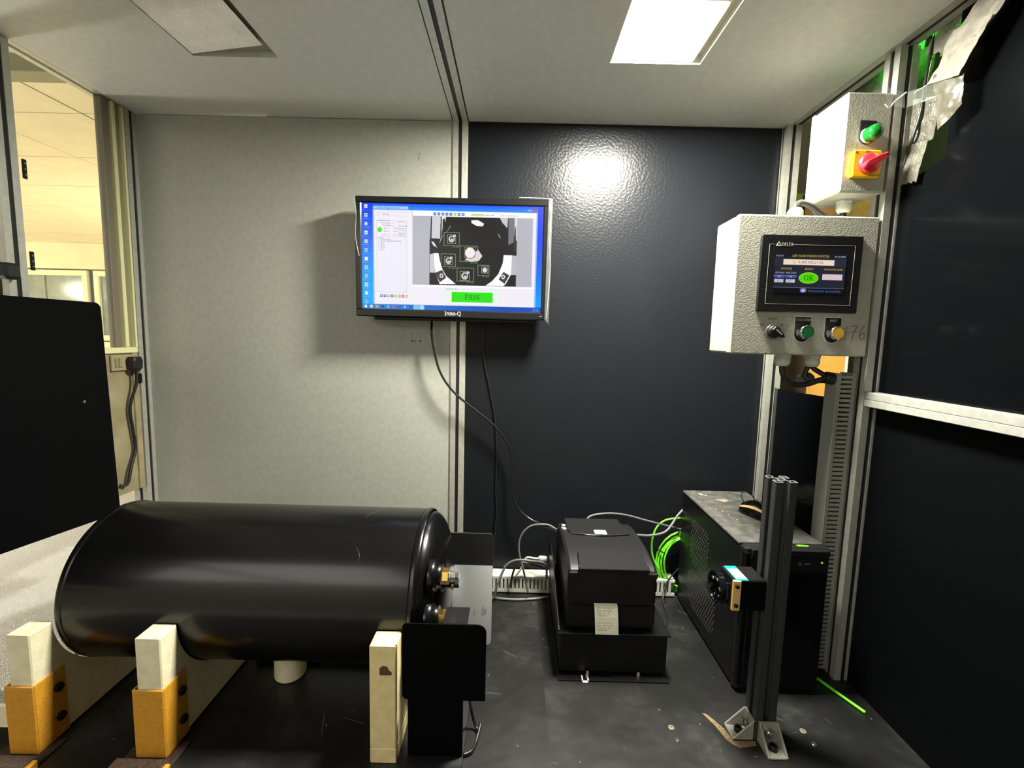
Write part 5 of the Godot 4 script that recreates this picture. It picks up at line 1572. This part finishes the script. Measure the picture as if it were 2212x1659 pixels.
func build_cables():
	cable("monitor_cable", "black cable curving from under the monitor down to the printer", [Vector3(-0.241, 0.816, -1.325), Vector3(-0.240, 0.800, -1.318), Vector3(-0.239, 0.776, -1.310), Vector3(-0.232, 0.730, -1.312), Vector3(-0.219, 0.677, -1.314), Vector3(-0.198, 0.637, -1.314), Vector3(-0.167, 0.601, -1.314), Vector3(-0.119, 0.562, -1.316), Vector3(-0.064, 0.519, -1.318), Vector3(-0.028, 0.480, -1.320), Vector3(-0.007, 0.441, -1.320), Vector3(0.004, 0.388, -1.320), Vector3(0.005, 0.318, -1.318), Vector3(0.013, 0.279, -1.315), Vector3(0.032, 0.253, -1.310), Vector3(0.060, 0.235, -1.300), Vector3(0.091, 0.227, -1.285), Vector3(0.135, 0.2245, -1.247)], 0.0036, M.cable_gloss)
	cable("thin_cable", "thin black cable hanging down the black wall behind the monitor", [Vector3(-0.090, 0.83, -1.333), Vector3(-0.091, 0.80, -1.343), Vector3(-0.091, 0.719, -1.345), Vector3(-0.071, 0.616, -1.346), Vector3(-0.055, 0.533, -1.346), Vector3(-0.047, 0.434, -1.346), Vector3(-0.047, 0.304, -1.346), Vector3(-0.043, 0.246, -1.345), Vector3(-0.048, 0.157, -1.342), Vector3(-0.05, 0.06, -1.335)], 0.0022, M.cable_black)
	cable("printer_cable", "grey cable looping from the printer's back down to the pale duct", [Vector3(0.140, 0.222, -1.249), Vector3(0.115, 0.231, -1.268), Vector3(0.091, 0.233, -1.27), Vector3(0.061, 0.228, -1.27), Vector3(0.038, 0.207, -1.27), Vector3(0.027, 0.176, -1.268), Vector3(0.030, 0.137, -1.264), Vector3(0.042, 0.095, -1.262), Vector3(0.056, 0.03, -1.262)], 0.0028, M.cable_grey)
	cable("power_cable", "grey cable arching over the pale duct, left of the printer", [Vector3(-0.06, 0.006, -1.24), Vector3(-0.043, 0.024, -1.24), Vector3(-0.033, 0.060, -1.24), Vector3(-0.019, 0.098, -1.245), Vector3(-0.005, 0.120, -1.25), Vector3(0.023, 0.133, -1.25), Vector3(0.066, 0.131, -1.25), Vector3(0.105, 0.112, -1.27), Vector3(0.112, 0.06, -1.285)], 0.0034, M.cable_grey)
	cable("plug_cable", "pale cable with plug end lying on top of the duct", [Vector3(0.020, 0.06, -1.295), Vector3(0.036, 0.088, -1.29), Vector3(0.050, 0.121, -1.287), Vector3(0.075, 0.124, -1.28), Vector3(0.108, 0.125, -1.28)], 0.0030, M.gland_grey)
	tag(obj("plug_end", bx(S(), Vector3(0.086, 0.119, -1.287), Vector3(0.112, 0.131, -1.274), 0.003), M.gland_grey), "pale plug on the end of the cable beside the printer", "plug")
	cable("wall_cable", "dark cable crossing the duct slots, left of the printer", [Vector3(0.005, 0.03, -1.285), Vector3(0.012, 0.075, -1.288), Vector3(0.030, 0.105, -1.288), Vector3(0.070, 0.100, -1.288), Vector3(0.112, 0.085, -1.29)], 0.0030, M.cable_black)
	cable("floor_cable", "grey cable lying flat on the worktop left of the printer stand", [Vector3(-0.06, 0.004, -1.272), Vector3(-0.053, 0.004, -1.272), Vector3(-0.011, 0.004, -1.265), Vector3(0.030, 0.004, -1.264), Vector3(0.084, 0.004, -1.272), Vector3(0.117, 0.004, -1.282)], 0.0038, M.cable_grey)
	cable("tower_cable", "pale grey cable arching from the printer's back towards the tower", [Vector3(0.215, 0.235, -1.252), Vector3(0.230, 0.253, -1.285), Vector3(0.281, 0.263, -1.29), Vector3(0.336, 0.260, -1.29), Vector3(0.398, 0.245, -1.29), Vector3(0.460, 0.227, -1.30), Vector3(0.53, 0.205, -1.316)], 0.0030, M.cable_grey)
	cable("tower_cable", "grey cable sagging between the printer and the tower's back corner", [Vector3(0.328, 0.216, -1.249), Vector3(0.371, 0.209, -1.268), Vector3(0.407, 0.208, -1.27), Vector3(0.454, 0.220, -1.275), Vector3(0.494, 0.258, -1.300), Vector3(0.53, 0.29, -1.315)], 0.0036, M.cable_grey)
	# coil of green network cable on edge behind the tower
	var g := thing("network_cable", "coiled bright green network cable behind the computer tower", "cable", Vector3(0.52, 0.0, -1.318))
	for k in 5:
		var pts := []
		var c := Vector3(0.528 + 0.004 * sin(k * 2.1), 0.103 + 0.004 * cos(k * 1.7), -1.316 + 0.0035 * (k - 2))
		for i in 25:
			var a := TAU * i / 24.0
			pts.append(c + Vector3((0.082 - k * 0.004) * cos(a), (0.092 - k * 0.003) * sin(a) , 0.002 * sin(a * 3 + k)))
		obj("loop", tube(S(), PackedVector3Array(pts), 0.0029, 7, false), M.cable_green, g)
	obj("tail", tube(S(), curve([Vector3(0.540, 0.248, -1.31), Vector3(0.505, 0.244, -1.315), Vector3(0.467, 0.238, -1.315), Vector3(0.442, 0.218, -1.315), Vector3(0.430, 0.186, -1.315), Vector3(0.428, 0.147, -1.315), Vector3(0.437, 0.111, -1.316), Vector3(0.467, 0.063, -1.316), Vector3(0.512, 0.013, -1.316), Vector3(0.56, 0.006, -1.316)], 6), 0.0029, 7), M.cable_green, g)
	for q in [[0.457, 0.141], [0.499, 0.021], [0.509, 0.190]]:
		obj("cable_tie", lathe(S(), [Vector2(0.0105, -0.0015), Vector2(0.0115, -0.0015), Vector2(0.0115, 0.0015), Vector2(0.0105, 0.0015)], facing(Vector3(q[0], q[1], -1.316), Vector3(-(q[1] - 0.103), q[0] - 0.528, 0)), 14), M.black_rubber, g)
	cable("black_lead", "thin black lead on the worktop between the printer stand and the tower", [Vector3(0.52, 0.10, -1.31), Vector3(0.475, 0.05, -1.30), Vector3(0.455, 0.015, -1.27), Vector3(0.45, 0.003, -1.22), Vector3(0.435, 0.003, -1.17), Vector3(0.405, 0.003, -1.12), Vector3(0.385, 0.003, -1.10)], 0.0024, M.cable_black)
	# under and over the control box
	var w := thing("box_wiring", "thick black cables bundled from under the control box into the tall duct", "cable", Vector3(0.66, 0.70, -1.03))
	obj("cable", tube(S(), curve([Vector3(0.604, 0.728, -1.03), Vector3(0.606, 0.708, -1.03), Vector3(0.616, 0.691, -1.03), Vector3(0.637, 0.681, -1.03), Vector3(0.662, 0.682, -1.028), Vector3(0.688, 0.693, -1.022), Vector3(0.708, 0.699, -1.018), Vector3(0.735, 0.685, -1.015), Vector3(0.738, 0.60, -1.02)], 6), 0.0062, 10), M.cable_black, w)
	obj("cable", tube(S(), curve([Vector3(0.671, 0.728, -1.03), Vector3(0.676, 0.718, -1.03), Vector3(0.692, 0.707, -1.026), Vector3(0.710, 0.696, -1.02), Vector3(0.732, 0.680, -1.016), Vector3(0.738, 0.60, -1.02)], 6), 0.0056, 10), M.cable_black, w)
	obj("cable", tube(S(), curve([Vector3(0.668, 0.728, -1.033), Vector3(0.664, 0.700, -1.04), Vector3(0.680, 0.690, -1.03), Vector3(0.712, 0.688, -1.022), Vector3(0.734, 0.66, -1.02)], 6), 0.0050, 10), M.cable_black, w)
	obj("tie_wrap", lathe(S(), [Vector2(0.012, -0.012), Vector2(0.0135, -0.010), Vector2(0.0135, 0.010), Vector2(0.012, 0.012)], facing(Vector3(0.708, 0.697, -1.02), Vector3(1, -0.15, 0.1)), 16), M.black_rubber, w)
	tag(obj("foam_pad", lathe(S(), [Vector2(0, 0), Vector2(0.024, 0), Vector2(0.024, 0.004), Vector2(0.019, 0.017), Vector2(0.010, 0.024), Vector2(0, 0.026)], Transform3D(Basis.IDENTITY.scaled(Vector3(1, 1, 0.5)), Vector3(0.680, 0.682, -1.062)), 24, true), M.cable_grey), "grey rounded cap behind the cables under the control box", "cap")
	cable("box_lead", "grey cables arching over the control box to the switch box", [Vector3(0.604, 1.060, -1.03), Vector3(0.606, 1.072, -1.032), Vector3(0.618, 1.079, -1.036), Vector3(0.640, 1.075, -1.04), Vector3(0.662, 1.062, -1.045), Vector3(0.690, 1.052, -1.055), Vector3(0.715, 1.045, -1.07), Vector3(0.76, 1.045, -1.10)], 0.0066, M.cable_dim, "cable")
	cable("box_lead", "black cable hanging from the switch box gland", [Vector3(0.712, 1.062, -1.035), Vector3(0.712, 1.050, -1.038), Vector3(0.705, 1.042, -1.05), Vector3(0.69, 1.041, -1.07), Vector3(0.67, 1.045, -1.10)], 0.0062, M.cable_black, "cable")
	# lower front and right
	cable("short_lead", "short frayed black lead at the foot of the low black plate", [Vector3(-0.074, 0.115, -0.80), Vector3(-0.071, 0.070, -0.815), Vector3(-0.067, 0.035, -0.825), Vector3(-0.060, 0.012, -0.822), Vector3(-0.053, 0.006, -0.815), Vector3(-0.049, 0.014, -0.822), Vector3(-0.050, 0.012, -0.812), Vector3(-0.055, 0.005, -0.790), Vector3(-0.062, 0.005, -0.770), Vector3(-0.075, 0.005, -0.762)], 0.0030, M.cable_black)
	cable("green_lead", "bright green cable end on the worktop at the foot of the right wall", [Vector3(0.715, 0.004, -0.99), Vector3(0.726, 0.004, -0.960), Vector3(0.740, 0.004, -0.925), Vector3(0.757, 0.004, -0.885)], 0.0032, M.cable_green)

func build_cloths():
	var c := thing("packing_sheet", "crumpled white packing sheet hanging from the top right corner", "sheet", Vector3(0.775, 1.16, -0.86))
	obj("sheet", sheet(S(), Vector3(0.776, 1.372, -0.800), Vector3(0.772, 1.376, -0.712), Vector3(0.768, 1.286, -0.812), Vector3(0.770, 1.306, -0.879), 26, 34, 0.016, 13.0, 11), M.cloth, c)
	obj("sheet", sheet(S(), Vector3(0.765, 1.325, -0.862), Vector3(0.763, 1.306, -0.790), Vector3(0.763, 1.238, -0.838), Vector3(0.765, 1.255, -0.902), 22, 24, 0.014, 14.0, 12, 0.0), M.cloth, c)
	var b := thing("packing_sheet", "loose white packing flap behind the hanging sheet, beside the post", "sheet", Vector3(0.80, 1.31, -0.93))
	obj("sheet", sheet(S(), Vector3(0.802, 1.400, -0.935), Vector3(0.802, 1.400, -0.885), Vector3(0.799, 1.318, -0.912), Vector3(0.800, 1.345, -0.966), 18, 18, 0.007, 16.0, 14, 0.002), M.cloth, b)
	var d := thing("packing_sheet", "drooping grey-white packing film below the tape, beside the post", "sheet", Vector3(0.79, 1.09, -0.95))
	obj("sheet", sheet(S(), Vector3(0.790, 1.262, -0.968), Vector3(0.790, 1.240, -0.905), Vector3(0.789, 1.165, -0.912), Vector3(0.790, 1.170, -0.968), 16, 20, 0.008, 18.0, 15, 0.0), M.film_grey, d)
	obj("sheet", sheet(S(), Vector3(0.784, 1.172, -0.966), Vector3(0.783, 1.166, -0.914), Vector3(0.781, 1.094, -0.930), Vector3(0.783, 1.098, -0.966), 14, 18, 0.007, 20.0, 16, 0.002), M.film_grey, d)
	var e := thing("clear_wrap", "crinkled clear plastic wrap around the end of the hanging sheet", "wrap", Vector3(0.765, 1.165, -0.865))
	obj("film", sheet(S(), Vector3(0.760, 1.268, -0.893), Vector3(0.760, 1.251, -0.835), Vector3(0.765, 1.190, -0.834), Vector3(0.764, 1.164, -0.874), 14, 18, 0.008, 18.0, 17, 0.0), pane(Color(0.34, 0.325, 0.28), 0.6, 0.3), e)
	var t := thing("clear_tape", "clear plastic tape strung from the switch box across the post to the hanging sheet", "tape", Vector3(0.76, 1.25, -0.95))
	obj("strip", sheet(S(), Vector3(0.735, 1.292, -0.977), Vector3(0.735, 1.256, -0.977), Vector3(0.766, 1.246, -0.965), Vector3(0.766, 1.276, -0.968), 6, 10, 0.003, 30.0, 18), M.film, t)
	obj("strip", sheet(S(), Vector3(0.766, 1.276, -0.968), Vector3(0.766, 1.246, -0.965), Vector3(0.760, 1.225, -0.870), Vector3(0.760, 1.252, -0.880), 6, 16, 0.004, 26.0, 19), M.film, t)
	var cr := S()
	tube(cr, curve([Vector3(0.733, 1.257, -0.976), Vector3(0.742, 1.250, -0.975), Vector3(0.752, 1.262, -0.974), Vector3(0.766, 1.275, -0.966)], 6), 0.0012, 6)
	tube(cr, PackedVector3Array([Vector3(0.772, 1.268, -0.955), Vector3(0.762, 1.262, -0.905)]), 0.0008, 6)
	tube(cr, PackedVector3Array([Vector3(0.770, 1.240, -0.930), Vector3(0.760, 1.226, -0.868)]), 0.0008, 6)
	obj("crease", cr, pane(Color(0.95, 0.95, 0.92), 0.5, 0.12), t)
	# film and paper stuffed outside, which the green lamp lights
	var f := thing("wrapping_film", "crumpled film glowing green outside the gap, right of the post", "wrap", Vector3(0.84, 1.30, -1.02))
	obj("film", sheet(S(), Vector3(0.842, 1.395, -1.045), Vector3(0.842, 1.380, -0.985), Vector3(0.836, 1.300, -0.985), Vector3(0.838, 1.300, -1.04), 16, 20, 0.010, 16.0, 21), M.film_grey, f)
	var g := thing("wrapping_film", "pale film tinted green under the ceiling rail, above the switch box", "wrap", Vector3(0.86, 1.18, -1.2))
	obj("film", sheet(S(), Vector3(0.880, 1.56, -1.36), Vector3(0.880, 1.56, -1.05), Vector3(0.856, 1.18, -1.05), Vector3(0.856, 1.18, -1.36), 30, 30, 0.012, 12.0, 22), M.cloth, g)
	var k := thing("wrapping_film", "green-lit folded film hanging behind the main white sheet", "wrap", Vector3(0.82, 1.33, -0.92))
	obj("film", sheet(S(), Vector3(0.826, 1.425, -0.935), Vector3(0.826, 1.400, -0.850), Vector3(0.818, 1.325, -0.915), Vector3(0.820, 1.335, -0.955), 14, 16, 0.008, 18.0, 23), M.cloth, k)
	var p := thing("wrapping_film", "grey crumpled film in the gap behind the switch box", "wrap", Vector3(0.83, 1.2, -1.27))
	obj("film", sheet(S(), Vector3(0.826, 1.47, -1.335), Vector3(0.826, 1.47, -1.055), Vector3(0.818, 1.205, -1.055), Vector3(0.818, 1.20, -1.335), 34, 28, 0.012, 12.0, 24), M.cloth, p)
	cable("hanging_lead", "black lead hanging down beside the right post behind the packing sheets", [Vector3(0.800, 1.400, -0.952), Vector3(0.790, 1.33, -0.948), Vector3(0.783, 1.281, -0.944), Vector3(0.779, 1.227, -0.942), Vector3(0.777, 1.182, -0.952), Vector3(0.778, 1.135, -0.968)], 0.0030, M.cable_black)

func build_floor_bits():
	var clip := thing("clip", "small white plastic clip on the worktop before the printer stand", "clip", Vector3(0.178, 0, -0.958))
	var s := S()
	bx(s, Vector3(0.170, 0.0, -0.966), Vector3(0.186, 0.003, -0.950), 0.001)
	bx(s, Vector3(0.170, 0.0, -0.966), Vector3(0.173, 0.008, -0.950), 0.001)
	bx(s, Vector3(0.183, 0.0, -0.966), Vector3(0.186, 0.008, -0.950), 0.001)
	obj("body", s, M.print_white, clip)
	var spots := [[0.333, -0.838, 0.0062, "pale screw head in the worktop left of the post foot"], [0.335, -0.809, 0.0042, "small ringed screw head nearest the left corner bracket"], [0.597, -0.838, 0.0062, "pale screw head in the worktop right of the post"], [0.600, -0.809, 0.0052, "small ringed screw head right of the post, the nearer one"]]
	for q in spots:
		var b := thing("screw_head", q[3], "screw", Vector3(q[0], 0, q[1]), "screw heads in the worktop")
		obj("head", lathe(S(), [Vector2(q[2], 0), Vector2(q[2], 0.0012), Vector2(q[2] * 0.8, 0.0018), Vector2(q[2] * 0.35, 0.0018), Vector2(q[2] * 0.3, 0.0006), Vector2(0, 0.0006)], Transform3D(Basis.IDENTITY, Vector3(q[0], 0, q[1])), 14), M.frame_brown if q[2] > 0.006 else M.steel, b)
	var w := S()
	var edge := [[0.410, -0.876], [0.418, -0.874], [0.430, -0.856], [0.440, -0.838], [0.4445, -0.815], [0.449, -0.812], [0.487, -0.812], [0.486, -0.803], [0.478, -0.801], [0.468, -0.799], [0.450, -0.796], [0.441, -0.803], [0.432, -0.815], [0.424, -0.846], [0.414, -0.868]]
	var poly := PackedVector2Array()
	for e in edge:
		poly.append(Vector2(e[0], -e[1]))
	prism(w, poly, Transform3D(Basis(Vector3(1, 0, 0), Vector3(0, 0, -1), Vector3(0, 1, 0)), Vector3(0, 0, 0)), 0.0006)
	tag(obj("worn_strip", w, M.wear), "bare tan strip of worn worktop beside the left corner bracket", "wear mark")
